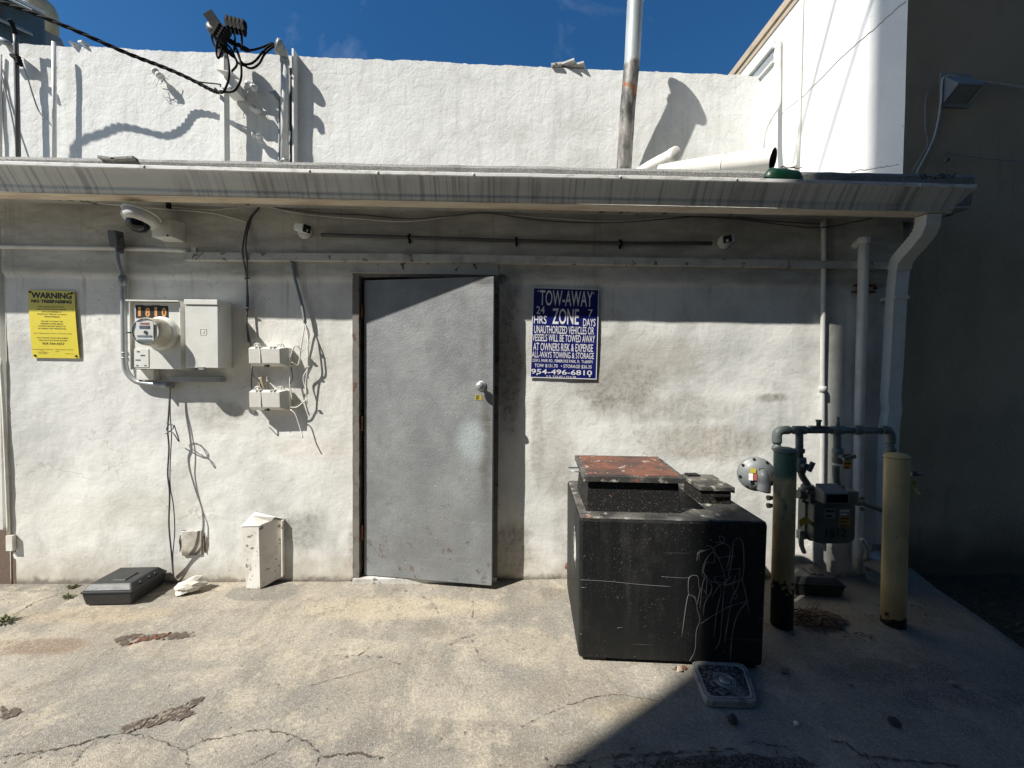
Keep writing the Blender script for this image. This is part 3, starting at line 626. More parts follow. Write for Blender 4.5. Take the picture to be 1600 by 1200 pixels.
for i in range(4): z = kz+.011-i*.007; g.hexa([f_(wd-.112,.0022,z-.002), f_(wd-.082-(i%2)*.012,.0022,z-.002), f_(wd-.082-(i%2)*.012,.003,z-.002), f_(wd-.112,.003,z-.002)], [f_(wd-.112,.0022,z+.002), f_(wd-.082-(i%2)*.012,.0022,z+.002), f_(wd-.082-(i%2)*.012,.003,z+.002), f_(wd-.112,.003,z+.002)])
part(g, 'printing', M['black_ink'], door)
for z in (.28, 1.02, 1.78):
    g = MB(); g.cyl(ha+Vector((-.012,-.012,z)), ha+Vector((-.012,-.012,z+.1)), .007, n=10); g.obox(ha+Vector((-.02,-.006,z+.05)), (.03, .004, .1)); part(g, 'hinge', M['rust'], door)
# downspout at the right end
g = MB(); dsw = .092
A = [W(1450, 338, .27), W(1449, 352, .265), W(1443, 366, .24), W(1430, 382, .20), W(1417, 396, .15), W(1408, 408, .11), W(1405, 420, .085)]
g.rtube(A, dsw, .07)
for i in range(17):
    t = i/16*(len(A)-1.001); k = int(t); p = A[k].lerp(A[k+1], t-k); d = (A[k+1]-A[k]).normalized()
    g.rtube([p-d*.003, p+d*.003], dsw+.005, .075)
dsp = part(g, 'downspout_elbow', M['white_metal'], B1)
g = MB(); g.rtube([W(1405, 418, .082), W(1400, 470, .075), W(1397, 530, .07), W(1394, 585, .066), W(1391, 622, .055), W(1393, 640, .058), W(1389, 665, .066), W(1386, 760, .066), W(1384, 862, .07)], dsw, .058)
ds = part(g, 'downspout', M['white_metal'], B1)
g = MB(); p = W(1402, 466, .075); g.box(p.x-.05, p.x+.05, -.110, -.004, p.z-.011, p.z+.011); g.cyl((p.x+.01,-.11,p.z), (p.x+.01,-.114,p.z), .005, n=8); part(g, 'strap', M['white_metal'], ds)
g = MB(); g.rtube([W(1384, 858, .07), W(1380, 872, .09), W(1368, 884, .16)], dsw+.02, .07); part(g, 'kickout', M['grey_metal'], ds)
# corner post at the far left end of the wall
g = MB(); g.rtube([W(3, 250, -.03), W(2, 480, -.03), W(3, 640, -.03), W(6, 800, -.03), W(8, 903, -.03)], .045, .05); part(g, 'downspout', M['white_pipe'], B1, label='grey downspout at the left end of the white wall')
g = MB(); g.tube([W(1, 560, .012), W(6, 640, .012), W(11, 760, .012), W(14, 835, .012)], .009); q = W(17, 848, .015); g.obox(q, (.04, .02, .10)); part(g, 'corner_bead', M['pvc'], B1)
g = MB(); g.box(XL-.2, XL+.03, .0, .1, -.03, .36); part(g, 'broken_corner', M['raw_edge'], B1)
g = MB(); g.box(-7, XL+.02, .10, .2, -.03, 2.6); part(g, 'side_bay_wall', M['wall'], B1)

# ------------------------------------------------------------------ upper wall
B2 = thing('upper_wall', 'tall lumpy white stucco wall rising behind the low roof', 'wall', (0, YU, 2.5))
g = MB(); pa = U(80, 71); pb = U(1185, 119)
def topz(x):
    return pa.z+(pb.z-pa.z)*(x-pa.x)/(pb.x-pa.x)+.012*noise.noise(Vector((x*1.8, 5, 0)))+.012*noise.noise(Vector((x*7, 5, 0)))+.008*noise.noise(Vector((x*23, 5, 0)))
def uw(u, v):
    x = -8+(XS+8)*u; z = 2.5+(topz(x)-2.5)*v
    return Vector((x, YU - (.012*noise.noise(Vector((x*1.3, z*1.3, 0)))+.003*noise.noise(Vector((x*5, z*5, 3)))+.0012*noise.noise(Vector((x*16, z*16, 3)))), z))
g.grid(uw, 540, 110)
n = 540; vs = []
for k in range(n+1):
    x = -8+(XS+8)*k/n; t = uw(k/n, 1); vs += [t, (x, YU+.03, t.z+.012), (x, YU+.22, t.z+.01), (x, YU+.24, 2.5)]
g.add(vs, [(4*k+j, 4*k+4+j, 4*k+5+j, 4*k+1+j) for k in range(n) for j in range(3)], True)
part(g, 'wall_face', M['upper'], B2)
# debris on the parapet
g = MB(); random.seed(4)
for px, py, w in ((888, 101, .13), (905, 104, .10), (870, 104, .08), (115, 72, .06), (130, 70, .05)):
    p = U(px, py, .01); g.obox(p+Vector((0,.04,.02)), (w*1.4, .12, .02), Matrix.Rotation(random.uniform(-.1,.3), 3, 'Y') @ Matrix.Rotation(random.uniform(-.6,.6), 3, 'Z'))
solo(g, 'broken_coping', M['header'], 'loose broken coping pieces lying on top of the upper wall', 'debris', kind='stuff')

# ------------------------------------------------------------------ neighbour on the right
B3 = thing('neighbour_building', 'taller building with white side wall and dark taupe front on the right', 'building', (XS, .12, 0))
zc = S(1190, 57).z
g = MB(); zsw = 5.16
g.grid(lambda u, v: Vector((XS-(.006*noise.noise(Vector((0, u*9, v*6)))), .12+7.9*(1-u), zsw*v)), 160, 90); part(g, 'side_wall', M['side'], B3)
g = MB(); g.grid(lambda u, v: Vector((XS+9*u, .12-.006*noise.noise(Vector((u*12, v*9, 7))), -.05+(zsw+.05)*v)), 120, 80)
g.box(XS+.01, XS+9, .14, 8, 0, zsw-.01); part(g, 'front_wall', M['taupe'], B3)
g = MB(); g.box(XS-.03, XS+9, .09, 8.05, zsw+.005, zsw+.085); g.box(XS-.012, XS+9, .105, 8.03, zsw-.06, zsw+.004); part(g, 'coping', M['coping'], B3)
g = MB(); a = S(1165, 118); b_ = S(1214, 62); c2 = S(1214, 100)
zv = S(1205, 92).z; g.box(XS-.012, XS-.002, S(1211,80).y+.02, 2.3, zv-.06, zv+.07); part(g, 'wall_vent', M['grey_metal'], B3)
g = MB(); g.box(XS-.04, XS-.002, S(1211,80).y, 2.3, zv+.072, zv+.10); g.box(XS-.03, XS-.002, S(1211,80).y, 2.3, zv-.085, zv-.062); part(g, 'vent_trim', M['white_pipe'], B3)
def crk(mb, pts, fn, w, off):
    P = [fn(*q) for q in pts]; Q = []
    for a, c in zip(P, P[1:]):
        for k in range(9): Q.append(a.lerp(c, k/9)+Vector((0, random.uniform(-.006,.006), random.uniform(-.006,.006))))
    Q.append(P[-1]); mb.tube([q+off for q in Q], w, 4, False)
for _ in (0,):
    g = MB(); crk(g, ((1416,2),(1370,42),(1320,85),(1258,148),(1222,178)), S, .003, Vector((-.003,0,0))); part(g, 'wall_crack', M['stone'], B3)
g = MB(); crk(g, ((1405,258),(1370,262),(1330,268)), S, .0018, Vector((-.003,0,0))); part(g, 'wall_crack', M['stone'], B3)
# exhaust hood
g = MB(); hx0, hx1 = W(1463, 120, -.11).x, W(1534, 120, -.11).x
A0 = W(1470, 118, -.10); y0 = .115; dp = .10
xa = W(1471,150,-.115).x; xb = xa+.19
ztop = W(1474, 118, -.115).z; zbo = W(1472, 166, -.115).z
g.add([(xa,y0,ztop),(xb,y0,ztop),(xb,y0,zbo),(xa,y0,zbo),(xa,y0-dp,zbo+.095),(xb,y0-dp,zbo+.095),(xb,y0-dp,zbo+.08),(xa,y0-dp,zbo+.08)], [(0,1,5,4),(4,5,6,7),(0,4,7,3),(1,2,6,5)])
g.add([(xa+.01,y0-.01,zbo+.02),(xb-.01,y0-.01,zbo+.02),(xb-.01,y0-dp+.01,zbo+.085),(xa+.01,y0-dp+.01,zbo+.085)], [(0,1,2,3)])
g.box(xa-.015, xb+.015, y0-.008, y0+.005, zbo-.01, ztop+.01)
solo(g, 'exhaust_hood', M['grey_metal'], 'grey sheet metal exhaust hood jutting from the dark taupe wall', 'vent')
def cable(pts, r, mat, label, cat='cable', name='cable', group=None, **k):
    mb = MB(); mb.tube(pts, r, **k); return solo(mb, name, mat, label, cat, group)
w_ = lambda *q, d=-.10: [W(x, y, d) for x, y in q]
cable(w_((1700,150),(1600,137),(1560,131),(1520,126),(1490,119),(1478,119),(1472,127),(1470,160),(1462,205),(1450,235),(1436,262),(1432,270)), .006, M['white_pipe'], 'pale cable looping over the exhaust hood down the dark wall')
cable(w_((1466,130),(1448,148),(1446,200),(1450,225),(1438,245),(1425,268)), .004, M['grey_metal'], 'thin grey cable hanging left of the exhaust hood')
cable(w_((1600,252),(1540,248),(1490,240),(1481,238)), .003, M['grey_metal'], 'thin wire running right across the dark wall above the gutter end')

# pipes on the side wall
cable([S(1254,-30,.02), S(1252,60,.02), S(1249,200,.02), S(1246,270,.02)], .013, M['white_pipe'], 'straight thin white conduit on the sunlit side wall', 'conduit', 'conduit', smooth=False)
cable([S(1212,66,.05), S(1216,64,.04), S(1216,90,.04), S(1216,150,.04), S(1213,168,.08), S(1203,185,.2), S(1194,203,.34), S(1190,225,.42), S(1189,270,.42)], .028, M['white_pipe'], 'bent white drain pipe in the corner of upper and side walls', 'pipe', 'drain_pipe', n=12)

# ------------------------------------------------------------------ building across the alley: its left corner throws the shade on the right half
K = 4.3; cxs = 2.239-1.65*K+.03
B4 = thing('opposite_building', 'tall plain building across the alley shading the right side', 'building', (cxs, -K, 0))
g = MB(); g.box(cxs, cxs+14, -K-7, -K, -.02, 14.5); part(g, 'wall', M['opposite'], B4)
g = MB(); g.box(cxs, cxs+14.1, -K-7.1, -K+.0, 14.5, 14.7); part(g, 'coping', M['coping'], B4)
for i in range(5):
    g = MB(); x = cxs+1.6+i*2.5; g.box(x, x+1.1, -K-.02, -K+.01, 4.2, 5.6); part(g, 'window', M['lens'], B4)
# guy wires far above that throw the two slanting shadows on the side wall
def guy(a, c, t, label):
    A = S(*a)-SUN/SUN.y*t; C = S(*c)-SUN/SUN.y*t; d = (A-C); 
    cable([C-d*.25, A+d*3.0], .011, M['black_cable'], label, 'overhead wire', 'overhead_wire', smooth=False)
guy((1305,0), (1250,212), 1.9, 'taut black overhead wire throwing the left slanting shadow line')
guy((1362,0), (1280,265), 2.2, 'taut black overhead wire throwing the right slanting shadow line')

# ------------------------------------------------------------------ lettering
def text_into(mb, txt, x0, x1, z0, z1, fn, weight=.0, depth=.0006):
    """fit the words into the rectangle x0..x1, z0..z1 of a flat sheet; fn(x, z, d) gives the point in space"""
    cu = bpy.data.curves.new('txt', 'FONT'); cu.body = txt; cu.size = 1; cu.offset = weight; cu.resolution_u = 3
    o = bpy.data.objects.new('txt', cu); COL.objects.link(o); bpy.context.view_layer.update()
    me = o.to_mesh(); xs = [v.co.x for v in me.vertices]; ys = [v.co.y for v in me.vertices]
    if xs:
        ax, bx, ay, by = min(xs), max(xs), min(ys), max(ys)
        vs = [fn(x0+(v.co.x-ax)/(bx-ax)*(x1-x0), z0+(v.co.y-ay)/(by-ay)*(z1-z0), depth) for v in me.vertices]
        mb.add(vs, [tuple(p.vertices) for p in me.polygons])
    o.to_mesh_clear(); bpy.data.objects.remove(o); bpy.data.curves.remove(cu)

def sign(name, label, corners, d, zoom, lines, mat, ink, border, tabs):
    TL, TR, BR, BL = [W(x, y, d) for x, y in corners]
    def fn(x, z, e):                                    # x, z run 0..1 across and down the sheet
        p = TL.lerp(TR, x).lerp(BL.lerp(BR, x), z); return Vector((p.x, -d-e-.004*math.sin(z*3.1), p.z))
    root = thing(name, label, 'sign', (TL+BR)/2)
    g = MB(); n = 12
    vs = [fn(i, k/n, 0) for k in range(n+1) for i in (0, 1)] + [fn(i, k/n, -.002) for k in range(n+1) for i in (0, 1)]
    o = 2*(n+1); fs = [(2*k+2, 2*k+3, 2*k+1, 2*k) for k in range(n)] + [(o+2*k, o+2*k+1, o+2*k+3, o+2*k+2) for k in range(n)]
    fs += [(2*k, o+2*k, o+2*k+2, 2*k+2) for k in range(n)] + [(2*k+1, 2*k+3, o+2*k+3, o+2*k+1) for k in range(n)] + [(0, 1, o+1, o), (2*n, o+2*n, o+2*n+1, 2*n+1)]
    g.add(vs, fs); part(g, 'panel', mat, root)
    g = MB(); (zx0, zy0, zx1, zy1) = zoom
    for t, a, b_, c_, e_, wgt in lines:
        x0 = (a-zx0)/(zx1-zx0); x1 = (b_-zx0)/(zx1-zx0); y0 = (c_-zy0)/(zy1-zy0); y1 = (e_-zy0)/(zy1-zy0)
        text_into(g, t, x0, x1, y1, y0, lambda x, z, e: fn(x, z, e), wgt*.35 if wgt < .05 else wgt*.8)
    part(g, 'lettering', ink, root)
    if border:
        g = MB(); w = .012; h = .009
        for (a, b_, c_, e_) in ((0, 1, 0, h), (0, 1, 1-h, 1), (0, w, h, 1-h), (1-w, 1, h, 1-h)):
            for k in range(8): 
                z0 = c_+(e_-c_)*k/8; z1 = c_+(e_-c_)*(k+1)/8; g.add([fn(a, z1, .0007), fn(b_, z1, .0007), fn(b_, z0, .0007), fn(a, z0, .0007)], [(0,1,2,3)])
        part(g, 'border', ink, root)
    for x, z in tabs:
        g = MB(); p = fn(x, z, .001); g.lathe(p, (0,-1,0), [(.007, 0), (.007, .002), (.003, .004)], 12); part(g, 'screw', M['galv'] if border else M['black_ink'], root)
    return root
sign('tow_away_sign', 'dark blue metal tow-away zone sign with white lettering right of the door', [(833,449),(936,452),(932,593),(828,590)], .011, (140, 128, 825, 1058), [
    ('TOW-AWAY', 212, 760, 152, 312, .02), ('24', 180, 268, 320, 398, .02), ('7', 718, 765, 338, 414, .02), ('HRS', 160, 290, 416, 500, .02), ('DAYS', 668, 796, 434, 512, .02),
    ('ZONE', 348, 622, 336, 500, .035), ('UNAUTHORIZED VEHICLES OR', 165, 783, 518, 598, .02), ('VESSELS WILL BE TOWED AWAY', 150, 796, 606, 680, .02),
    ('AT OWNERS RISK & EXPENSE', 162, 778, 696, 776, .02), ('ALL-WAYS TOWING & STORAGE', 150, 790, 785, 848, .02), ('2550 S. PARK RD., PEMBROKE PARK, FL  TI #00091', 157, 778, 862, 898, .015),
    ('TOW $131.70   • STORAGE $26.35', 182, 770, 912, 952, .02), ('954-496-6810', 150, 776, 966, 1018, .035), ('F.S. 715.07 / 713.78', 310, 612, 1030, 1048, .02)],
    M['navy'], M['white_ink'], True, ((.08,.04),(.92,.045),(.11,.965),(.90,.97)))
sign('warning_sign', 'yellow metal no trespassing warning sign with black lettering on the left wall', [(44,453),(116,455),(124,560),(51,559)], .008, (140, 130, 790, 1100), [
    ('WARNING', 180, 752, 158, 246, .05), ('NO TRESPASSING', 180, 748, 264, 312, .06), ('FOR YOUR PROTECTION ALL', 272, 640, 356, 374, .02), ('HOLLYWOOD POLICE OFFICERS', 250, 662, 392, 410, .02),
    ('ARE AUTHORIZED TO', 322, 596, 428, 446, .02), ('ADVISE ANY PERSON TO LEAVE', 250, 662, 462, 480, .02), ('THESE PREMISES.', 345, 575, 498, 516, .02), ('FAILURE TO LEAVE THE', 300, 605, 565, 583, .02),
    ('PREMISES AFTER BEING', 295, 610, 600, 618, .02), ('INSTRUCTED MAY RESULT IN', 265, 640, 634, 652, .02), ('AN ARREST FOR TRESPASSING.', 250, 650, 668, 686, .02), ('CITY ORDINANCE 130.01, FS 810.09, 810.08', 185, 715, 742, 756, .02),
    ('HOLLYWOOD POLICE DEPARTMENT', 226, 668, 803, 820, .02), ('3250 HOLLYWOOD BOULEVARD', 250, 648, 838, 855, .02), ('954-764-4357', 295, 605, 876, 910, .035), ('NO PARKING OR STANDING', 150, 440, 972, 984, .01),
    ('AT ANY', 262, 312, 992, 1004, .01), ('WITHOUT PERMISSION', 220, 370, 1014, 1026, .01), ('OF OWNER', 240, 350, 1034, 1046, .01), ('PUBLIC SAFETY NOTICE', 470, 720, 972, 984, .01), ('2019', 470, 520, 1000, 1012, .01), ('FORM 12-47', 600, 720, 1030, 1040, .01)],
    M['sign_yellow'], M['black_ink'], False, ((.04,.03),(.95,.03),(.06,.965),(.94,.965)))

# ------------------------------------------------------------------ electric meter and disconnect
def wbox(mb, x0, x1, y0, y1, d0, d1):                   # box whose front face (at d1) fills the pixel rectangle
    a = W(x0, y0, d1); b_ = W(x1, y1, d1); return mb.box(a.x, b_.x, -d1, -d0, b_.z, a.z)
mt = thing('electric_meter', 'white electric meter cabinet with round glass meter and house number 1810', 'electric meter', W(245, 577, .0))
D1 = .11
a = W(205, 471, D1); b_ = W(283, 577, D1)
g = MB(); g.box(a.x, b_.x, -D1+.004, -.003, b_.z, a.z-.004); g.box(a.x, b_.x+.006, -D1+.0, -D1+.004, b_.z, a.z-.02)
for x in (a.x-.004, b_.x+.003): g.box(x, x+.006, -D1-.012, -.003, b_.z-.004, a.z+.004)
cab = part(g, 'cabinet', M['white_metal'], mt, bevel=.0015)
g = MB(); g.hexa([(a.x-.008,-D1-.03,a.z-.002),(b_.x+.010,-D1-.03,a.z-.002),(b_.x+.010,-.003,a.z+.003),(a.x-.008,-.003,a.z+.003)], [(a.x-.008,-D1-.03,a.z+.006),(b_.x+.010,-D1-.03,a.z+.006),(b_.x+.010,-.003,a.z+.014),(a.x-.008,-.003,a.z+.014)])
part(g, 'rain_lid', M['white_metal'], mt)
c = W(253, 521, D1); r = .088
g = MB(); g.lathe((c.x, -D1, c.z), (0,-1,0), [(r+.018, 0), (r+.018, .008), (r+.006, .014), (r+.003, .03)], 36); part(g, 'ring', M['white_metal'], mt)
M['blue_band'] = paint('blue reflection tint', (.12,.19,.27), .5, dirt=.2)  # blue reflection of the meter glass, painted as bands on the dial
M['bezel'] = paint('beige meter body', (.50,.47,.38), .25, dirt=.1)
g = MB(); g.lathe((c.x, -D1, c.z), (0,-1,0), [(r, .03), (r-.002, .08), (r-.004, .108), (r-.010, .114)], 40, False); mb_ = part(g, 'meter_body', M['bezel'], mt)
g = MB(); g.lathe((c.x, -D1-.108, c.z), (0,-1,0), [(.001, 0), (r-.012, 0)], 32, False); part(g, 'backing', M['white_metal'], mb_)
g = MB(); y = -D1-.117
g.box(c.x-.05, c.x+.05, y, y+.003, c.z-.055, c.z+.055); fc = part(g, 'dial', M['white_metal'], mb_)
g = MB(); g.box(c.x-.030, c.x+.030, y-.002, y-.0005, c.z+.016, c.z+.034); part(g, 'display', M['dark_conduit'], fc)
g = MB(); g.lathe((c.x+.006,y,c.z-.006), (0,-1,0), [(.010,0),(.010,.004)], 16); part(g, 'port', M['lens'], fc)
for z_ in (-.034, -.058): g = MB(); g.box(c.x-.042, c.x+.042, y-.002, y-.0005, c.z+z_, c.z+z_+.010); part(g, 'reflection_band', M['blue_band'], fc)
g = MB(); g.box(c.x-.026, c.x+.026, y-.002, y-.0005, c.z+.043, c.z+.051); part(g, 'warning_strip', M['red_ink'], fc)
gl = NB('clear meter glass'); gl.b.inputs['Roughness'].default_value = .04; gl.b.inputs['Base Color'].default_value = (.9,.95,.9,1)
tr = gl.n('BsdfTransparent'); gs = gl.n('BsdfGlossy'); gs.inputs['Roughness'].default_value = .03; fr = gl.n('Value'); fr.outputs[0].default_value = .07; mxs = gl.n('MixShader')
gl.t.links.new(fr.outputs[0], mxs.inputs[0]); gl.t.links.new(tr.outputs[0], mxs.inputs[1]); gl.t.links.new(gs.outputs[0], mxs.inputs[2]); gl.t.links.new(mxs.outputs[0], gl.out.inputs[0]); M['glass'] = gl.mat
g = MB(); g.lathe((c.x, -D1, c.z), (0,-1,0), [(r-.009, .112), (r-.010, .124), (r-.020, .132), (.03, .136), (.002, .137)], 40, False); part(g, 'glass_cover', M['glass'], mt)
g = MB(); p = Vector((c.x-.07, -D1-.125, c.z-.01)); g.cyl(p, p+Vector((-.02,-.012,0)), .004, n=8); part(g, 'seal_pin', M['black_ink'], mt)
# digits
g1 = MB(); g2 = MB()
for i, ch in enumerate('1810'):
    xa = a.x+.028+i*.050+.0; za = a.z-.022-(i%2)*.003
    g1.box(xa, xa+.048, -D1-.0022, -D1-.0002, za-.080, za)
    fnn = lambda x, z, d: Vector((x, -D1-.0022-d, z))
    text_into(g2, ch, xa+(.016 if ch == '1' else .010), xa+(.032 if ch == '1' else .038), za-.070, za-.012, fnn, .03)
nm = part(g1, 'number_plates', M['black_ink'], mt); part(g2, 'digits', M['orange_ink'], nm)
g = MB(); p = W(210, 545, D1); q = W(233, 574, D1); g.box(p.x, q.x, -D1-.003, -D1, q.z, p.z); pl = part(g, 'data_label', M['white_metal'], mt, bevel=.0008)
g = MB()
for k, (x, z, w) in enumerate(((.2,.15,.2),(.45,.35,.3),(.1,.6,.35),(.15,.9,.15),(.7,.9,.15))):
    x0 = p.x+(q.x-p.x)*x; z0 = p.z+(q.z-p.z)*z; g.box(x0, x0+(q.x-p.x)*w, -D1-.0045, -D1-.003, z0-.003, z0+.002)
part(g, 'printing', M['black_ink'], pl)
ds2 = thing('disconnect_box', 'white electrical disconnect box fixed to the right of the meter cabinet', 'electrical box', W(320, 575, 0))
g = MB(); D2 = .135; a = W(289, 468, D2); b_ = W(341, 575, D2); g.box(a.x+.004, b_.x-.004, -D2+.02, -.003, b_.z+.004, a.z-.004); part(g, 'box_body', M['white_metal'], ds2, bevel=.002)
g = MB(); g.box(a.x, b_.x, -D2, -D2+.05, b_.z, a.z-.034); part(g, 'cover', M['white_metal'], ds2, bevel=.0025)
g = MB(); g.box(a.x-.002, b_.x+.002, -D2-.006, -.01, a.z-.031, a.z); part(g, 'rain_lid', M['white_metal'], ds2, bevel=.002)
g = MB(); m_ = (a.x+b_.x)/2; g.box(m_-.012, m_+.018, -D2-.012, -D2+.01, b_.z-.012, b_.z+.006); part(g, 'hasp', M['galv'], ds2)
g = MB(); x = m_+.01; z = a.z-.2
for q in ((x-.02,x+.02,z-.02,z-.017),(x-.02,x+.02,z+.017,z+.02),(x-.02,x-.017,z-.017,z+.017),(x+.017,x+.02,z-.017,z+.017),(x-.006,x+.006,z-.008,z+.008)): g.box(q[0], q[1], -D2-.0015, -D2, q[2], q[3])
part(g, 'embossed_mark', M['white_metal'], ds2)
g = MB(); wbox(g, 262, 345, 588, 597, .003, .045); solo(g, 'mounting_rail', M['grey_metal'], 'short steel rail below the electrical boxes', 'rail', bevel=.002)
g = MB(); wbox(g, 213, 240, 577, 594, .003, .05); solo(g, 'cable_gutter_box', M['white_metal'], 'small white plaster block under the meter cabinet', 'block', bevel=.003)
# grey conduit running up to the dark fitting
cf = thing('meter_conduit', 'bent grey electrical conduit rising left of the meter to a dark elbow fitting', 'conduit', W(195, 600, 0))
g = MB(); g.tube([W(183,388,.05), W(184,405,.05), W(188,420,.045), W(192,436,.035), W(193,460,.03)], .011, 10); g.tube([W(192,430,.034), W(193,458,.03), W(194,520,.03), W(195,565,.03), W(199,582,.03), W(210,594,.03), W(225,599,.03), W(262,602,.03)], .0165, 12)
for x, y in ((192,440),(262,602)): p = W(x, y, .032); g.lathe(p, (0,0,1) if y < 500 else (1,0,0), [(.021,-.03),(.021,.03)], 14)
part(g, 'pipe', M['conduit'], cf)
g = MB(); p = W(182, 374, .07); g.obox(p, (.05, .055, .1), Matrix.Rotation(R(8), 3, 'X')); g.lathe(p+Vector((0,.02,-.04)), (0,0,-1), [(.02,0),(.018,.04)], 12); g.cyl(p+Vector((.02,0,-.0)), p+Vector((.04,0,-.0)), .012, n=10); part(g, 'elbow_fitting', M['dark_conduit'], cf, bevel=.004)
for y in (552, 560): 
    g = MB(); p = W(195, y, .03); g.lathe(p, (0,0,1), [(.019,0),(.019,.006)], 12); g.box(p.x-.03, p.x+.0, -.008, -.003, p.z, p.z+.008); part(g, 'strap', M['galv'], cf)

# ------------------------------------------------------------------ telecom boxes
def tele(x0, y0, x1, y1, label, D=.085):
    a = W(x0, y0, D); b_ = W(x1, y1, D); t = thing('junction_box', label, 'junction box', ((a.x+b_.x)/2, 0, b_.z), 'pale telecom junction boxes left of the door')
    w = b_.x-a.x; h = a.z-b_.z
    g = MB(); g.box(a.x+.006, b_.x+.012, -.045, -.006, b_.z+.006, a.z-.004); part(g, 'base', M['beige_plastic'], t, bevel=.004)
    g = MB(); f = .02
    g.hexa([(a.x,-D+.004,b_.z+f),(b_.x-f*1.2,-D+.004,b_.z+f),(b_.x+.008,-.045,b_.z),(a.x-.006,-.045,b_.z)], [(a.x,-D,a.z-.012),(b_.x-f*1.2,-D,a.z-.012),(b_.x+.008,-.045,a.z),(a.x-.006,-.045,a.z)]); cv = part(g, 'cover', M['beige_plastic'], t, bevel=.004)
    for x in (a.x+w*.33,): g = MB(); g.box(x, x+.0025, -D-.0012, -D+.004, b_.z+f+.004, a.z-.016); part(g, 'rib', M['beige_plastic'], cv)
    for x in (a.x+w*.2, a.x+w*.3, a.x+w*.62, a.x+w*.72): g = MB(); g.obox((x, -D+.012, a.z-.004), (.006, .03, .012), Matrix.Rotation(R(25), 3, 'Y')); part(g, 'clip', M['beige_plastic'], cv)
    for x in (a.x+w*.17, a.x+w*.84):
        g = MB(); g.tube([(x-.022,-.05,a.z-.002), (x-.016,-.055,a.z+.015), (x,-.057,a.z+.021), (x+.016,-.055,a.z+.015), (x+.022,-.05,a.z-.002)], .0035, 6); g.obox((x, -.055, a.z+.008), (.012,.01,.014)); part(g, 'hook', M['beige_plastic'], t)
    for x, r in ((a.x+w*.42, .005), (a.x+w*.50, .009)): g = MB(); g.lathe((x, -.062, b_.z+.006), Vector((0,-1,-.8)), [(r, 0), (r, .006)], 10); part(g, 'screw', M['black_ink'], t)
    return t
tele(388, 541, 443, 573, 'upper of two pale plastic junction boxes left of the door')
tele(389, 609, 443, 642, 'lower of two pale plastic junction boxes left of the door')
cb = lambda px, r, mat, label, name='cable', cat='cable', **k: cable([W(x, y, d) for x, y, d in px], r, mat, label, cat, name, **k)
g = MB(); g.tube([W(x,y,d) for x,y,d in ((405,324,.02),(388,346,.02),(379,390,.06),(383,418,.03),(386,440,.025),(386,470,.022),(386,505,.03),(388,535,.04))], .005, 6)
g.tube([W(x,y,d) for x,y,d in ((404,325,.02),(391,345,.02),(384,380,.06),(386,405,.055),(386,440,.028),(388,475,.022),(385,500,.03),(392,540,.04))], .005, 6)
for x, y in ((386,436),(386,484)): g.tube([W(x-4,y,.03), W(x,y-3,.035), W(x+4,y,.03)], .004, 6)
solo(g, 'cable', M['dark_conduit'], 'pair of tied dark cables dropping to the upper junction box', 'cable')
g = MB(); g.tube([W(x,y,d) for x,y,d in ((456,409,.03),(459,428,.03),(466,455,.025),(473,482,.03),(477,505,.03))], .0115, 10, rs=lambda t: .014 if t < .2 else .0105)
solo(g, 'conduit', M['conduit'], 'short slanting grey conduit above the junction boxes', 'conduit')
g = MB()
for P in (((477,505,.03),(479,515,.035),(482,535,.05),(481,560,.055),(481,575,.04),(478,600,.035),(480,632,.03)), ((477,505,.03),(474,522,.03),(471,540,.03),(468,560,.03),(456,575,.03),(453,600,.04),(457,625,.05)), ((453,560,.05),(461,540,.05),(469,548,.04),(466,570,.03),(456,566,.05)), ((478,508,.03),(483,522,.03),(480,545,.045),(482,572,.04),(474,590,.03),(479,612,.03)), ((452,636,.05),(464,636,.045),(478,625,.035)), ((454,640,.05),(462,648,.05),(470,672,.05),(473,684,.06))):
    g.tube([W(*p) for p in P], .004, 6)
for x, y in ((482,535),(481,573),(479,624),(470,548)): p = W(x, y, .045); g.obox(p, (.02,.012,.006)); 
solo(g, 'cable', M['beige_plastic'], 'tangle of thin pale wires right of the two junction boxes', 'cable')
g = MB()
for P in (((393,574,.05),(396,588,.05),(402,592,.045),(406,598,.04),(407,608,.05)), ((394,572,.05),(393,590,.04),(393,608,.04)), ((455,574,.04),(457,590,.045),(453,600,.04)), ((388,640,.06),(394,647,.07),(400,643,.06))): g.tube([W(*p) for p in P], .0035, 6)
solo(g, 'cable', M['dark_conduit'], 'short dark wires linking the upper and lower junction boxes', 'cable')
g = MB(); g.obox(W(409,600,.03), (.03,.02,.09), Matrix.Rotation(R(-12),3,'Y')); solo(g, 'foam_lump', M['coping'], 'small tan lump of foam between the junction boxes', 'foam', bevel=.006)

# ------------------------------------------------------------------ security cameras
dc = thing('dome_camera', 'white dome security camera on a bracket under the gutter', 'security camera', W(250, 372, 0))
g = MB(); a = W(236, 341, .10); b_ = W(270, 371, .10)
g.hexa([(a.x,-.10,b_.z),(b_.x,-.10,b_.z),(b_.x+.015,-.008,b_.z-.004),(a.x+.02,-.008,b_.z-.004)], [(a.x,-.10,a.z+.005),(b_.x-.02,-.10,a.z+.0),(b_.x+.015,-.008,a.z+.01),(a.x+.02,-.008,a.z+.01)]); part(g, 'bracket', M['white_metal'], dc, bevel=.006)
p = W(219, 341, .20); ax = Vector((-.10,-.22,-1)).normalized()
g = MB(); g.lathe(p+ax*-.045, ax, [(.02,-.012),(.06,-.006),(.085,.004),(.092,.016),(.088,.02)], 32); part(g, 'sun_shield', M['white_metal'], dc)
g = MB(); g.lathe(p+ax*-.028, ax, [(.084,0),(.084,.04),(.07,.058),(.058,.062)], 32); part(g, 'housing', M['white_metal'], dc)
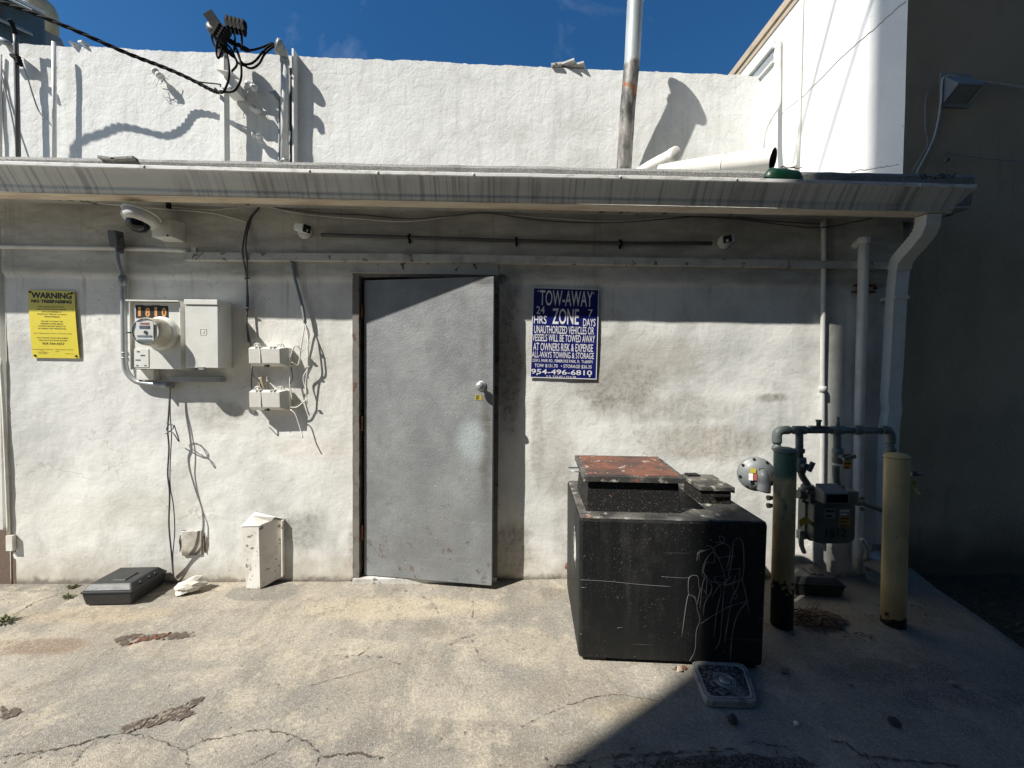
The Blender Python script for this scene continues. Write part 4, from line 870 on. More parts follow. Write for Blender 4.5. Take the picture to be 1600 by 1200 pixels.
g = MB(); g.tube([p+ax*-.01+Vector((.03,.03,0)), W(240, 350, .12)+Vector((.02,0,0))], .03, 12, False); part(g, 'arm', M['white_metal'], dc)
g = MB(); g.lathe(p+ax*.03, ax, [(.056,0),(.054,.02),(.043,.04),(.025,.052),(.002,.056)], 28, False); part(g, 'dome', M['lens'], dc)
g = MB(); q = W(262, 368, .104); g.lathe(q, (0,-1,0), [(.006,0),(.005,.004)], 10); part(g, 'screw', M['black_ink'], dc)
def bullet(c, aim, label):
    t = thing('bullet_camera', label, 'security camera', c, 'small white bullet cameras above the door')
    aim = Vector(aim).normalized(); g = MB(); g.lathe(c, (0,-1,0), [(.046,0),(.046,.008),(.036,.016),(.022,.022)], 26); part(g, 'wall_mount', M['white_metal'], t)
    j = c+Vector((0,-.045,.004)); g = MB(); g.cyl(c+Vector((0,-.015,0)), j, .017, .014, 14); g.ball(j, .02); part(g, 'joint', M['white_metal'], t)
    s = j-aim*.012+Vector((0,-.02,0)); Mx = Vector(aim).to_track_quat('Y', 'Z').to_matrix()
    g = MB(); g.obox(s+aim*.03, (.052, .095, .05), Mx); hb = part(g, 'housing', M['white_metal'], t, bevel=.009)
    g = MB(); g.obox(s+aim*.082, (.050, .012, .048), Mx); fp = part(g, 'face', M['lens'], t, bevel=.006)
    g = MB(); g.lathe(s+aim*.088-Mx@Vector((0,0,.009)), aim, [(.009,0),(.007,.003)], 14); part(g, 'window', M['galv'], fp)
    for x in (-.02, .02): g = MB(); g.lathe(c+Vector((x*1.6,-.009,-.02)), (0,-1,0), [(.004,0),(.004,.003)], 8); part(g, 'screw', M['black_ink'], t)
bullet(W(477, 363, .024), (.88,-.50,-.26), 'small white bullet camera aimed right, above and left of the door')
bullet(W(1131, 379, .024), (-.62,-.72,-.30), 'small white bullet camera aimed left, at the right end of the dark conduit')
g = MB(); g.tube([W(502,367,.045), W(640,371,.04), W(800,376,.04), W(970,380,.04), W(1112,380,.045)], .012, 10)
cn = thing('camera_conduit', 'long dark grey conduit between the two bullet cameras', 'conduit', W(800, 376, 0)); part(g, 'pipe', M['dark_conduit'], cn)
for x, y in ((639, 371), (807, 376), (970, 380)):
    g = MB(); p = W(x, y, .04); g.lathe(p, (1,0,0), [(.0155,-.006),(.0155,.006)], 12); g.box(p.x-.006, p.x+.006, -.028, -.018, p.z-.032, p.z+.03); part(g, 'clip', M['black_cable'], cn)
# wires festooned under the eaves
for k, (px, mat, lb) in enumerate(((((150,317,.03),(200,322,.05),(262,327,.03),(330,333,.03),(378,345,.03),(384,347,.03)), 'beige_plastic', 'thin pale wire sagging from the dome camera to the tied cables'),
    (((262,323,.03),(330,328,.02),(405,322,.02),(470,334,.03),(560,342,.03),(640,346,.03),(730,334,.02),(752,332,.02),(860,341,.03),(960,346,.03),(1060,338,.02)), 'white_pipe', 'long pale wire looping under the eaves above the door'),
    (((405,321,.02),(500,333,.03),(570,336,.02),(640,342,.03),(700,338,.03),(760,333,.03),(850,345,.03),(950,348,.03),(1030,343,.02),(1120,337,.02),(1200,345,.03),(1282,350,.03)), 'dark_conduit', 'long dark wire looping under the eaves to the right vertical conduit'),
    (((1060,337,.02),(1150,342,.03),(1230,352,.03),(1290,355,.04),(1390,335,.05)), 'dark_conduit', 'dark wire sagging across the top of the right vertical conduit'),
    (((264,325,.12),(263,318,.14),(262,312,.2)), 'black_cable', 'short thick black cable rising from the dome camera bracket'))):
    cb(px, .0035 if k < 4 else .014, M[mat], lb)
g = MB(); g.tube([W(-40,385,.02), W(100,387,.02), W(220,389,.02), W(300,392,.02)], .0135, 10); p = W(304, 391, .02); g.obox(p, (.03,.02,.03)); solo(g, 'conduit', M['white_pipe'], 'thin cream painted conduit along the left wall under the dome camera', 'conduit')

# vertical pipes on the right
vp = thing('conduit', 'slim white painted conduit running down the wall left of the drain pipe', 'conduit', W(1285, 790, 0))
g = MB(); g.tube([W(1287,344,.02), W(1287,420,.03), W(1285,560,.018), W(1285,660,.018), W(1284,770,.018), W(1283,850,.018)], .0145, 10); 
for y in (352, 608): p = W(1286, y, .02); g.lathe(p, (0,0,1), [(.02,-.02),(.02,.02)], 12)
part(g, 'pipe', M['white_pipe'], vp)
dp_ = thing('drain_pipe', 'thick white drain pipe with top elbow entering the wall near the downspout', 'pipe', W(1340, 880, 0))
g = MB(); g.tube([W(1349,376,.075), W(1348,460,.06), W(1345,560,.055), W(1342,680,.05), W(1340,800,.05), W(1339,892,.05)], .029, 14, seg=3); part(g, 'pipe', M['white_pipe'], dp_)
g = MB(); p = W(1349, 374, .075); g.lathe(p, (0,0,1), [(.036,-.035),(.036,.005),(.03,.014),(.012,.018)], 18); g.cyl(p+Vector((0,.01,-.008)), p+Vector((-.005,.075,-.03)), .026, n=14); part(g, 'elbow', M['white_pipe'], dp_)
g = MB(); p = W(1346, 452, .0); 
for z in (-.022, .022): g.box(p.x-.075, p.x+.075, -.03, -.004, p.z+z-.006, p.z+z+.006)
g.cyl((p.x-.06,-.03,p.z), (p.x-.06,-.045,p.z), .012, n=8); g.cyl((p.x+.06,-.03,p.z), (p.x+.06,-.045,p.z), .012, n=8); part(g, 'bracket', M['rust'], dp_)

# ------------------------------------------------------------------ gas meter set
gm = thing('gas_meter', 'grey green gas meter with pipe manifold and round regulator behind the bollards', 'gas meter', W(1305, 850, .3))
D = .34
g = MB(); P = [W(1214,720,D), W(1214,690,D), W(1215,680,D), W(1224,673,D), W(1262,672,D), W(1330,671,D), W(1382,672,D)]
g.tube([W(1214,760,D), W(1214,684,D)], .02, 14, False); g.tube([W(1222,672,D), W(1384,673,D)], .02, 14, False)
g.tube([W(1214,692,D), W(1214,680,D), W(1217,674,D), W(1225,672,D), W(1232,672,D)], .026, 14)
g.tube([W(1376,672,D), W(1384,672,D), W(1389,675,D), W(1391,682,D), W(1391,692,D)], .026, 14); g.tube([W(1391,684,D), W(1391,760,D)], .02, 12, False)
for x in (1249, 1308): g.tube([W(x, 672, D), W(x, 715, D)], .02, 14, False); g.lathe(W(x, 672, D), (1,0,0), [(.026,-.035),(.026,.035)], 16)
for x in (1340,): p = W(x, 672, D); g.lathe(p, (1,0,0), [(.027,-.03),(.031,-.01),(.031,.01),(.027,.03)], 8)
for x, y in ((1214,700),(1249,704),(1391,702)): g.lathe(W(x, y, D), (0,0,1), [(.028,-.012),(.028,.012)], 8)
part(g, 'manifold', M['gas_paint'], gm)
for x in (1279, 1309):
    g = MB(); p = W(x, 664, D); g.lathe(p, (0,0,1), [(.012,-.01),(.012,.02),(.016,.02),(.016,.032)] if x < 1300 else [(.01,-.01),(.01,.02),(.007,.021),(.007,.05)], 8); 
    if x < 1300: g.box(p.x-.05, p.x+.05, p.y-.02, p.y+.02, p.z-.012, p.z-.006)
    part(g, 'bolt', M['gas_paint'], gm)
for x, y, s_ in ((1251, 726, 1), (1309, 712, -1)):
    g = MB(); p = W(x, y, D); g.lathe(p, (0,0,1), [(.027,-.045),(.03,-.02),(.026,0),(.03,.02),(.027,.045)], 14); g.cyl(p, p+Vector((.0,-.05,0)), .017, n=10); g.obox(p+Vector((.018 if s_>0 else .02,-.055,.0)), (.022 if s_>0 else .075,.016,.06 if s_>0 else .02), Matrix.Rotation(R(25 if s_>0 else -15), 3, 'Y')); part(g, 'valve', M['gas_paint'], gm)
for P_, x in (([W(1251,735,D), W(1254,745,D), W(1262,757,D)], 1262), ([W(1306,728,D), W(1306,745,D), W(1309,760,D)], 1309)):
    g = MB(); g.tube(P_, .019, 12); g.lathe(W(x, 762, D), (0,0,1), [(.036,-.012),(.036,.01),(.03,.02)], 8); part(g, 'swivel_pipe', M['gas_paint'], gm)
a = W(1240, 768, D); g = MB(); p0 = W(1262, 775, D); p1 = W(1350, 785, D); g.tube([W(1246,772,D), W(1262,774,D), W(1300,776,D), W(1342,784,D)], .026, 12); 
for x, y in ((1254,782),(1268,786),(1335,786),(1262,768),(1345,778),(1345,795)): g.lathe(W(x, y, D+.03), (0,-1,0), [(.012,0),(.012,.014)], 6)
g.tube([W(1345,785,D), W(1360,790,D-.05), W(1378,797,D-.12), W(1386,800,D-.2)], .016, 10); part(g, 'top_casting', M['gas_paint'], gm)
bx0, bx1, bz1, bz0 = W(1273, 786, D+.07).x, W(1338, 786, D+.07).x, W(1300, 786, D+.07).z, W(1300, 850, D+.07).z
g = MB(); n = 12; ring = []
def rr(x0, x1, z0, z1, r, k=5):
    o = []
    for cx, cz, a0 in ((x1-r, z0+r, -90), (x1-r, z1-r*.5, 0), (x0+r, z1-r*.5, 90), (x0+r, z0+r, 180)):
        for i in range(k+1):
            t = R(a0+90*i/k); q = r if cz < (z0+z1)/2 else r*.5; o.append((cx+(r if 1 else q)*math.cos(t), cz+q*math.sin(t)))
    return o
ol = rr(bx0, bx1, bz0, bz1, .045)
g.prism([(x, -D-.07, z) for x, z in ol], (0, .13, 0)); body = part(g, 'meter_case', M['gas_paint'], gm, bevel=.008)
g = MB(); ol = rr(bx0-.010, bx1+.010, bz0-.008, bz1+.012, .05); g.prism([(x, -D-.015, z) for x, z in ol], (0, .02, 0)); g.box(bx0-.01, bx1+.035, -D-.05, -D+.05, bz1-.005, bz1+.06); part(g, 'case_flange', M['gas_paint'], gm, bevel=.004)
ix0, ix1, iz1, iz0 = W(1289, 765, D+.12).x, W(1328, 765, D+.12).x, W(1300, 768, D+.12).z, W(1300, 788, D+.12).z
g = MB(); g.hexa([(ix0,-D-.12,iz0),(ix1,-D-.12,iz0),(ix1-.01,-D-.05,iz0),(ix0-.005,-D-.05,iz0)], [(ix0,-D-.12,iz1-.01),(ix1,-D-.12,iz1-.01),(ix1-.015,-D-.05,iz1+.03),(ix0,-D-.05,iz1+.03)]); ixp = part(g, 'index_box', M['gas_light'], gm, bevel=.006)
g = MB(); g.box(ix0+.012, ix1-.012, -D-.122, -D-.1195, iz0+.01, iz1-.018); part(g, 'index_window', M['lens'], ixp)
def sticker(x0, y0, x1, y1, d, mat, nm, par, rows=0, ink='black_ink'):
    a = W(x0, y0, d); b_ = W(x1, y1, d); g = MB(); g.box(a.x, b_.x, -d-.0012, -d, b_.z, a.z); st = part(g, nm, M[mat], par)
    if rows:
        g = MB(); h = (a.z-b_.z)/rows
        for k in range(rows): g.box(a.x+(b_.x-a.x)*.12, a.x+(b_.x-a.x)*(.88-.2*(k%2)), -d-.0022, -d-.0013, a.z-h*(k+.75), a.z-h*(k+.35))
        part(g, 'printing', M[ink], st)
dd = D+.0715
sticker(1311, 795, 1328, 806, dd, 'grey_metal', 'number_label', body, 2, 'white_ink'); sticker(1311, 807, 1328, 823, dd, 'orange_tag', 'warning_label', body, 3); sticker(1288, 794, 1305, 810, dd, 'grey_metal', 'name_label', body, 2)
g = MB(); p = W(1290, 826, dd); q = W(1322, 839, dd); text_into(g, '1812', p.x, q.x, q.z, p.z, lambda x, z, e: Vector((x, -dd-.001-e, z)), .01); part(g, 'painted_number', M['black_ink'], body)
a = W(1319, 706, D+.03); 
sticker(1318, 709, 1330, 733, D+.04, 'orange_tag', 'hanging_tag', gm, 4)
# regulator
rc = W(1182, 741, D+.06); g = MB(); ax = Vector((-.30,-1,.02)).normalized()
g.lathe(rc-ax*.035, ax, [(.045,0),(.088,.018),(.100,.022),(.100,.032)], 32); g.lathe(rc-ax*.003, ax, [(.100,0),(.098,.008),(.082,.012),(.074,.022),(.05,.032),(.03,.036),(.002,.037)], 32); rg = part(g, 'regulator', M['gas_light'], gm)
g = MB(); o1 = ax.orthogonal().normalized(); o2 = ax.cross(o1)
for k in range(8): t = k*math.pi/4+.2; p = rc+o1*(.09*math.cos(t))+o2*(.09*math.sin(t)); g.lathe(p, ax, [(.008,0),(.008,.013)], 6)
part(g, 'rim_bolts', M['black_ink'], rg)
g = MB(); g.tube([rc+ax*.03+Vector((.02,0,.02)), rc+ax*.055+Vector((.02,0,0)), rc+ax*.055+Vector((.03,0,-.04)), rc+ax*.05+Vector((.025,0,-.085))], .03, 14, rs=lambda t: .026+.010*t*t); g.cyl(rc+ax*.04+Vector((.04,0,-.015)), rc+ax*.075+Vector((.055,0,-.01)), .017, n=10); part(g, 'vent_spout', M['gas_light'], rg)
for dx, dz, w, h, mt_ in ((-.032, .028, .030, .026, 'yellow_tag'), (-.045, -.008, .022, .040, 'white_ink'), (-.022, -.008, .022, .040, 'red_ink')):
    g = MB(); g.obox(rc+ax*.032+Vector((dx, 0, dz)), (w, .002, h), ax.to_track_quat('-Y','Z').to_matrix()); part(g, 'label_patch', M[mt_], rg)
g = MB(); text_into(g, 'F23', rc.x-.015, rc.x+.045, rc.z+.022, rc.z+.045, lambda x, z, e: Vector((x, rc.y-.040-e-(.3*(rc.x-x))*-1*.0+.3*(x-rc.x), z)), .03); part(g, 'painted_number', M['black_ink'], rg)
g = MB(); g.tube([rc+Vector((.05,.02,0)), rc+Vector((.11,.02,.0)), W(1218,741,D)], .022, 12); g.tube([W(1214,720,D), W(1214,800,D), W(1214,905,D)], .02, 12, False)
for y in (778, 790): g.lathe(W(1208, y, D), (-1,0,0), [(.012,-.02),(.012,.02),(.016,.02),(.016,.034)], 8)
part(g, 'riser', M['gas_paint'], gm)
g = MB(); p = W(1261, 816, D); 
for k in range(5):
    t = k/5; a_ = .35*math.sin(t*3)
g.grid(lambda u, v: W(1248+22*u+3*v, 818-10*math.sin(u*2.6+.4)+10*v, D+.05+.02*math.sin(u*3)), 8, 4); solo(g, 'yellow_tag', M['yellow_tag'], 'curled yellow tag tied between left bollard and gas meter', 'tag')
g = MB(); g.tube([W(1346,842,.16), W(1352,852,.16), W(1356,862,.15), W(1352,874,.12)], .014, 8); g.tube([W(1252,828,D), W(1252,850,D), W(1256,862,D-.1)], .014, 8); g.obox(W(1252,835,D), (.04,.03,.05)); solo(g, 'pipe_stub', M['galv'], 'curved pipe stubs low on the wall behind the gas meter', 'pipe')

# ------------------------------------------------------------------ bollards
def bollard(px, bot, label, mat, lean=(0,0)):
    b_ = G(px, bot); b_.y += .052; b_.x = W(px, 850, -b_.y).x; z = W(px, 712 if px > 1300 else 703, -b_.y).z
    t = thing('bollard', label, 'bollard', (b_.x, b_.y, 0), 'steel bollards guarding the gas meter'); t.rotation_euler = (lean[0], lean[1], 0)
    g = MB(); g.lathe((b_.x, b_.y, -.02), (0,0,1), [(.0545,0),(.0545,.3),(.0535,z*.6),(.0535,z-.01),(.052,z+.012)], 36); pst = part(g, 'post', mat, t)
    g = MB(); g.lathe((b_.x, b_.y, z-.012), (0,0,1), [(.0555,0),(.057,.008),(.052,.018),(.032,.026),(.002,.030)], 36); part(g, 'cap', mat if px > 1300 else M['gas_paint'], t)
    return t, z
bollard(1224, 985, 'left bollard, green topped and rust streaked, beside the black tank', M['bollard_g'])
bt, bz = bollard(1399, 984, 'right bollard, cream yellow with chipped base', M['bollard_y'], (0, R(-.4)))
g = MB(); p = W(1424, 740, .47); g.cyl(p, p+Vector((.05,0,0)), .014, n=10); part(g, 'bracket_stub', M['dark_conduit'], bt)
g = MB(); q = W(1428, 752, .5); g.grid(lambda u, v: q+Vector((.028*(u-.5)+.02*v*v, -.01+.01*math.sin(v*4), -.07*v)), 3, 6); part(g, 'yellow_streamer', M['yellow_tag'], bt)

# ------------------------------------------------------------------ black grease tank
f0 = G(903, 1037); f1 = G(1196, 1051); fd = (f1-f0).normalized(); bd_ = Vector((-fd.y, fd.x, 0)); wt = (f1-f0).length
tk = thing('grease_tank', 'large black steel grease tank with rusty red hatch and scratched graffiti', 'tank', (f0+f1)/2)
hz = .715; dep = .66
def T(u, v, z): return f0 + fd*u + bd_*v + Vector((0, 0, z))
g = MB()
o = [(.0,.0),(wt,.0),(wt,dep),(.0,dep)]
g.hexa([T(.004,.012,.018), T(wt-.004,.012,.018), T(wt-.004,dep,.018), T(.004,dep,.018)], [T(0,0,hz), T(wt,0,hz), T(wt,dep,hz), T(0,dep,hz)]); tb = part(g, 'body', M['tank'], tk, bevel=.016)
g = MB(); g.hexa([T(.006,.006,hz-.002), T(wt-.006,.006,hz-.002), T(wt-.006,dep-.006,hz-.002), T(.006,dep-.006,hz-.002)], [T(.012,.012,hz+.0035), T(wt-.012,.012,hz+.0035), T(wt-.012,dep-.01,hz+.0035), T(.012,dep-.01,hz+.0035)]); part(g, 'top_plate', M['tank_top'], tk)
for u in (.03, wt-.14):
    g = MB(); g.hexa([T(u,.03,0), T(u+.11,.03,0), T(u+.11,dep-.03,0), T(u,dep-.03,0)], [T(u,.03,.02), T(u+.11,.03,.02), T(u+.11,dep-.03,.02), T(u,dep-.03,.02)]); part(g, 'skid', M['tank'], tk)
# hatch
h0, h1, hv0, hv1 = .055, .50, .10, .47
hzt = .168
g = MB(); e = .012; g.hexa([T(h0-e,hv0-e,hz), T(h1+e,hv0-e,hz), T(h1+e,hv1+e,hz), T(h0-e,hv1+e,hz)], [T(h0,hv0,hz+hzt), T(h1,hv0,hz+hzt), T(h1,hv1,hz+hzt), T(h0,hv1,hz+hzt)]); part(g, 'hatch_collar', M['tank_collar'], tk, bevel=.003)
g = MB(); q = .028; g.hexa([T(h0-q,hv0-q,hz+hzt-.012), T(h1+q,hv0-q,hz+hzt-.012), T(h1+q,hv1+q,hz+hzt+.01), T(h0-q,hv1+q,hz+hzt+.01)], [T(h0-q,hv0-q,hz+hzt+.018), T(h1+q,hv0-q,hz+hzt+.018), T(h1+q,hv1+q,hz+hzt+.035), T(h0-q,hv1+q,hz+hzt+.035)]); hl = part(g, 'hatch_lid', M['tank_top'], tk, bevel=.003)
g = MB(); r0 = .0; zt_ = lambda v: hz+hzt+.0195+(v-(hv0-q))/(hv1-hv0+2*q)*.017
us = (h0-.006, h1+.004); vs_ = (hv0-.008, hv1+.006); g.hexa([T(us[0],vs_[0],zt_(vs_[0])-.002), T(us[1],vs_[0],zt_(vs_[0])-.002), T(us[1],vs_[1],zt_(vs_[1])-.002), T(us[0],vs_[1],zt_(vs_[1])-.002)], [T(us[0],vs_[0],zt_(vs_[0])+.001), T(us[1],vs_[0],zt_(vs_[0])+.001), T(us[1],vs_[1],zt_(vs_[1])+.001), T(us[0],vs_[1],zt_(vs_[1])+.001)]); part(g, 'lid_sheet', M['lid'], hl)
g = MB(); z = hz+hzt+.005; g.tube([T(h0-.02,.20,z), T(h0-.085,.20,z+.004), T(h0-.088,.27,z+.006), T(h0-.02,.27,z+.006)], .004, 8, False); part(g, 'handle', M['galv'], tk)
# small filler hatch
k0, k1, kv0, kv1 = .675, .835, .25, .48
g = MB(); g.hexa([T(k0,kv0,hz), T(k1,kv0,hz), T(k1,kv1,hz), T(k0,kv1,hz)], [T(k0,kv0,hz+.075), T(k1,kv0,hz+.075), T(k1,kv1,hz+.075), T(k0,kv1,hz+.075)]); part(g, 'filler_collar', M['tank_collar'], tk, bevel=.003)
g = MB(); g.hexa([T(k0-.012,kv0-.012,hz+.075), T(k1+.012,kv0-.012,hz+.075), T(k1+.012,kv1+.01,hz+.078), T(k0-.012,kv1+.01,hz+.078)], [T(k0-.012,kv0-.012,hz+.098), T(k1+.012,kv0-.012,hz+.098), T(k1+.012,kv1+.01,hz+.103), T(k0-.012,kv1+.01,hz+.103)]); fl = part(g, 'filler_lid', M['tank_top'], tk, bevel=.004)
g = MB(); g.obox(T(k1+.014,kv0+.02,hz+.078), (.012,.03,.03)); g.obox(T((k0+k1)/2+.03,kv0-.006,hz+.05), (.09,.014,.01)); g.obox(T((k0+k1)/2-.04,kv1-.02,hz+.105), (.07,.05,.014)); part(g, 'latch', M['tank'], fl)
# graffiti strokes on the front, from the photograph's scratches
g = MB(); n_f = Vector((fd.y, -fd.x, 0))
def gp(x, y):                                            # zoom pixels -> photo pixels -> the front plane
    px, py = 860+x/2.726, 680+y/2.726; v = _ray(px, py); p0 = T(0, -.0, 0)
    nrm = n_f; t = (p0-CAM).dot(nrm)/v.dot(nrm); p = CAM+v*t; return p + n_f*(-.012*(1-p.z/hz)+.0008)
strokes = [((562,868),(585,700),(600,685),(620,700),(628,745),(640,790),(625,840),(620,920),(597,970)), ((590,690),(590,620),(605,600),(630,605),(635,650),(640,660),(625,735)), ((640,810),(700,770),(760,735),(845,708)), ((770,985),(778,860),(800,770),(845,705)),
           ((820,625),(826,560),(822,470),(808,440),(790,442),(780,460),(775,520),(760,600)), ((705,920),(725,880),(735,760),(745,640),(770,600)), ((655,775),(660,720),(690,650),(650,600),(660,540),(700,500),(745,600),(740,640)), ((625,505),(660,492),(700,475),(740,455),(735,435),(720,430),(730,460),(748,432)),
           ((665,470),(690,480),(700,540),(665,545),(655,590),(690,625),(745,630)), ((700,480),(710,520),(740,520),(790,515)), ((636,540),(632,500)), ((665,700),(668,600),(650,640),(640,740)), ((745,890),(755,830),(775,700),(800,650),(808,570)), ((700,870),(712,750),(730,660),(700,610),(745,600)),
           ((750,575),(812,568)), ((745,645),(820,620)), ((700,455),(760,470),(765,515),(752,570)), ((690,690),(725,640),(745,640),(820,618)), ((780,700),(800,690),(780,650),(790,600)), ((626,540),(630,500),(660,490)), ((815,600),(835,680),(850,760)), ((655,660),(680,690),(690,640),(655,590))]
for s_ in strokes:
    k_ = random.uniform(5, 14); g.tube([gp(*p) for p in s_], .0019, 5, True, 5, rs=lambda t, k_=k_: .0011+.0013*abs(math.sin(t*k_)))
M['scratch'] = paint('pale paint scribble', (.13,.13,.13), .8, dirt=.4); part(g, 'graffiti', M['scratch'], tb)
g = MB(); random.seed(11)
g.tube([gp(x, y) for x, y in ((130,618),(250,625),(380,638),(520,648))], .0013, 4, True); g.tube([gp(x, y) for x, y in ((475,604),(560,610),(600,608))], .001, 4, True); g.tube([gp(x, y) for x, y in ((285,826),(312,822))], .001, 4, True); g.tube([gp(x, y) for x, y in ((132,650),(158,653))], .0015, 4, True)
part(g, 'scratches', M['scratch'], tb)
g = MB(); nl = -fd
def lp(v, z): return T(-.0012+.004*(1-z/hz), v, z)
for (v0, v1, z0, z1) in ((.12, .24, .40, .60),): g.add([lp(v0,z0), lp(v1,z0+.02), lp(v1-.01,z1), lp(v0+.03,z1-.05)], [(0,3,2,1)])
M['peel'] = decal_mat('peeled white label', (.6,.6,.57), .42, 14); part(g, 'peeled_label', M['peel'], tb)

# ------------------------------------------------------------------ rodent bait stations
def bait(f0, f1, dep, h, label, yaw=0):
    d = (f1-f0).normalized(); b_ = Vector((-d.y, d.x, 0)); w = (f1-f0).length
    t = thing('bait_station', label, 'bait station', (f0+f1)/2, 'black plastic bait stations by the wall')
    P = lambda u, v, z: f0+d*u+b_*v+Vector((0, 0, z))
    g = MB(); i = .012; g.hexa([P(i,i,.004), P(w-i,i,.004), P(w-i,dep-i,.004), P(i,dep-i,.004)], [P(0,0,h*.62), P(w,0,h*.62), P(w,dep,h*.62), P(0,dep,h*.62)]); part(g, 'tray', M['black_plastic'], t, bevel=.008)
    g = MB(); g.hexa([P(-.004,-.004,h*.63), P(w+.004,-.004,h*.63), P(w+.004,dep,h*.63), P(-.004,dep,h*.63)], [P(-.002,-.002,h*.74), P(w+.002,-.002,h*.74), P(w+.002,dep,h*.74), P(-.002,dep,h*.74)]); part(g, 'rim', M['black_plastic'], t, bevel=.004)
    g = MB(); j = .03; g.hexa([P(0,0,h*.73), P(w,0,h*.73), P(w,dep,h*.73), P(0,dep,h*.73)], [P(j*.6,j,h), P(w-j,j,h), P(w-j,dep*.9,h*1.02), P(j*.6,dep*.9,h*1.02)]); ld = part(g, 'lid', M['black_plastic'], t, bevel=.008)
    for u in (.12, w-.13):
        g = MB(); g.hexa([P(u,.055,h-.004), P(u+.045,.055,h-.004), P(u+.045,dep*.6,h-.002), P(u,dep*.6,h-.002)], [P(u+.004,.06,h+.006), P(u+.041,.06,h+.006), P(u+.041,dep*.58,h+.010), P(u+.004,dep*.58,h+.010)]); part(g, 'lid_rib', M['black_plastic'], ld, bevel=.002)
    g = MB()
    for v in (.3, .55, .72): g = MB(); g.lathe(P(w-.012, dep*v, h*.84), d, [(.009,-.01),(.009,.006),(.004,.007)], 10); part(g, 'side_plug', M['black_plastic'], t)
bait(G(127, 949), G(206, 947), .25, .125, 'black plastic bait station on sunlit paving at the left')
bait(G(1243, 931), G(1321, 936), .24, .115, 'black plastic bait station in shade behind the left bollard')

# ------------------------------------------------------------------ small things along the wall
g = MB(); g.ball(G(298, 915, .04), .07, (1.25,.75,.62), 16, Matrix.Rotation(R(15), 3, 'Z') @ Matrix.Rotation(R(-14), 3, 'Y'), .45, 9); solo(g, 'rock', M['stone_white'], 'white lump of broken masonry beside the bait station', 'rock')
st = thing('vent_stub', 'short white sheet metal stub box with bent open top against the wall', 'vent box', G(405, 918))
f = G(386, 920, 0); a = W(378, 822, .10); q0 = G(383, 920); q1 = G(407, 921); zt3 = W(378, 822, .09).z
xl, xr, yf = W(378, 822, .085).x, W(404, 822, .085).x, -.085
g = MB(); z0 = .005
g.add([(q0.x+.008,yf,z0),(q1.x,yf-.01,z0),(xr,yf,zt3),(xl,yf,zt3), (q1.x+.09,.0,.03),(xr+.105,.0,zt3-.0),(xr+.08,-.03,.03),(xr+.07,-.03,zt3+.02),(q0.x+.008,-.0,z0),(xl,-.0,zt3)],
      [(0,1,2,3),(1,6,7,2),(6,4,5,7),(0,3,9,8)])
part(g, 'duct', M['white_stub'], st)
g = MB(); ap = W(392, 806, .05)
g.add([(xl-.004,yf-.004,zt3-.002),(xr+.004,yf-.004,zt3+.0),(ap.x,-.045,ap.z),(xr+.045,-.03,zt3+.004),(xr+.07,-.03,zt3+.035),(ap.x+.0,-.006,ap.z+.01),(xr+.12,-.006,zt3+.02),(xl,-.003,zt3)], [(0,1,2),(1,3,2),(2,3,4),(2,4,5),(5,4,6),(0,2,5),(0,5,7)])
part(g, 'bent_flap', M['white_stub'], st)
g = MB(); g.box(xr+.112, xr+.12, -.03, -.004, .05, zt3+.01); part(g, 'side_lip', M['white_stub'], st)
g = MB(); a = W(284, 830, .012); b_ = W(315, 868, .012); g.obox(((a.x+b_.x)/2, -.0075, (a.z+b_.z)/2), (b_.x-a.x, .012, a.z-b_.z), Matrix.Rotation(R(2), 3, 'Z')); pc = solo(g, 'access_plate', M['wall'], 'square painted access plate low on the wall by the dangling wires', 'plate', bevel=.003)
g = MB()
for (x0, y0, x1, y1, w) in ((281,862,282,836,.012), (318,836,321,864,.014), (283,829,300,832,.008), (300,832,316,830,.006)):
    a = W(x0, y0, .008); b_ = W(x1, y1, .008); g.tube([a, a.lerp(b_, .3)+Vector((.004,0,.003)), a.lerp(b_, .65)-Vector((.004,0,.003)), b_], w*.5, 5, True, 3, rs=lambda t, w=w: w*.5*(.4+.6*math.sin(t*3.1)))
solo(g, 'plaster_rim', M['raw_edge'], 'broken plaster rim round the square access plate', 'plaster', kind='stuff')
g = MB(); g.tube([W(x,y,d) for x,y,d in ((266,602,.04),(264,640,.05),(262,672,.06),(264,700,.05),(262,740,.075),(265,770,.085),(264,820,.085),(268,865,.05),(271,900,.01))], .0045, 6)
g.tube([W(x,y,d) for x,y,d in ((266,604,.04),(266,650,.055),(268,680,.06),(266,720,.065),(266,760,.08),(271,790,.09),(273,830,.08),(270,870,.045),(272,912,.01))], .003, 6)
solo(g, 'wire', M['dark_conduit'], 'long thin dark wire dangling from the meter down to the ground', 'wire')
g = MB()
g.tube([W(x,y,d) for x,y,d in ((258,678,.05),(264,675,.09),(271,668,.09),(266,662,.07),(260,672,.06),(270,676,.1),(280,690,.09),(272,664,.07))], .0032, 6)
solo(g, 'wire', M['dark_conduit'], 'small knotted tangle of wire halfway up the dangling wire', 'wire')
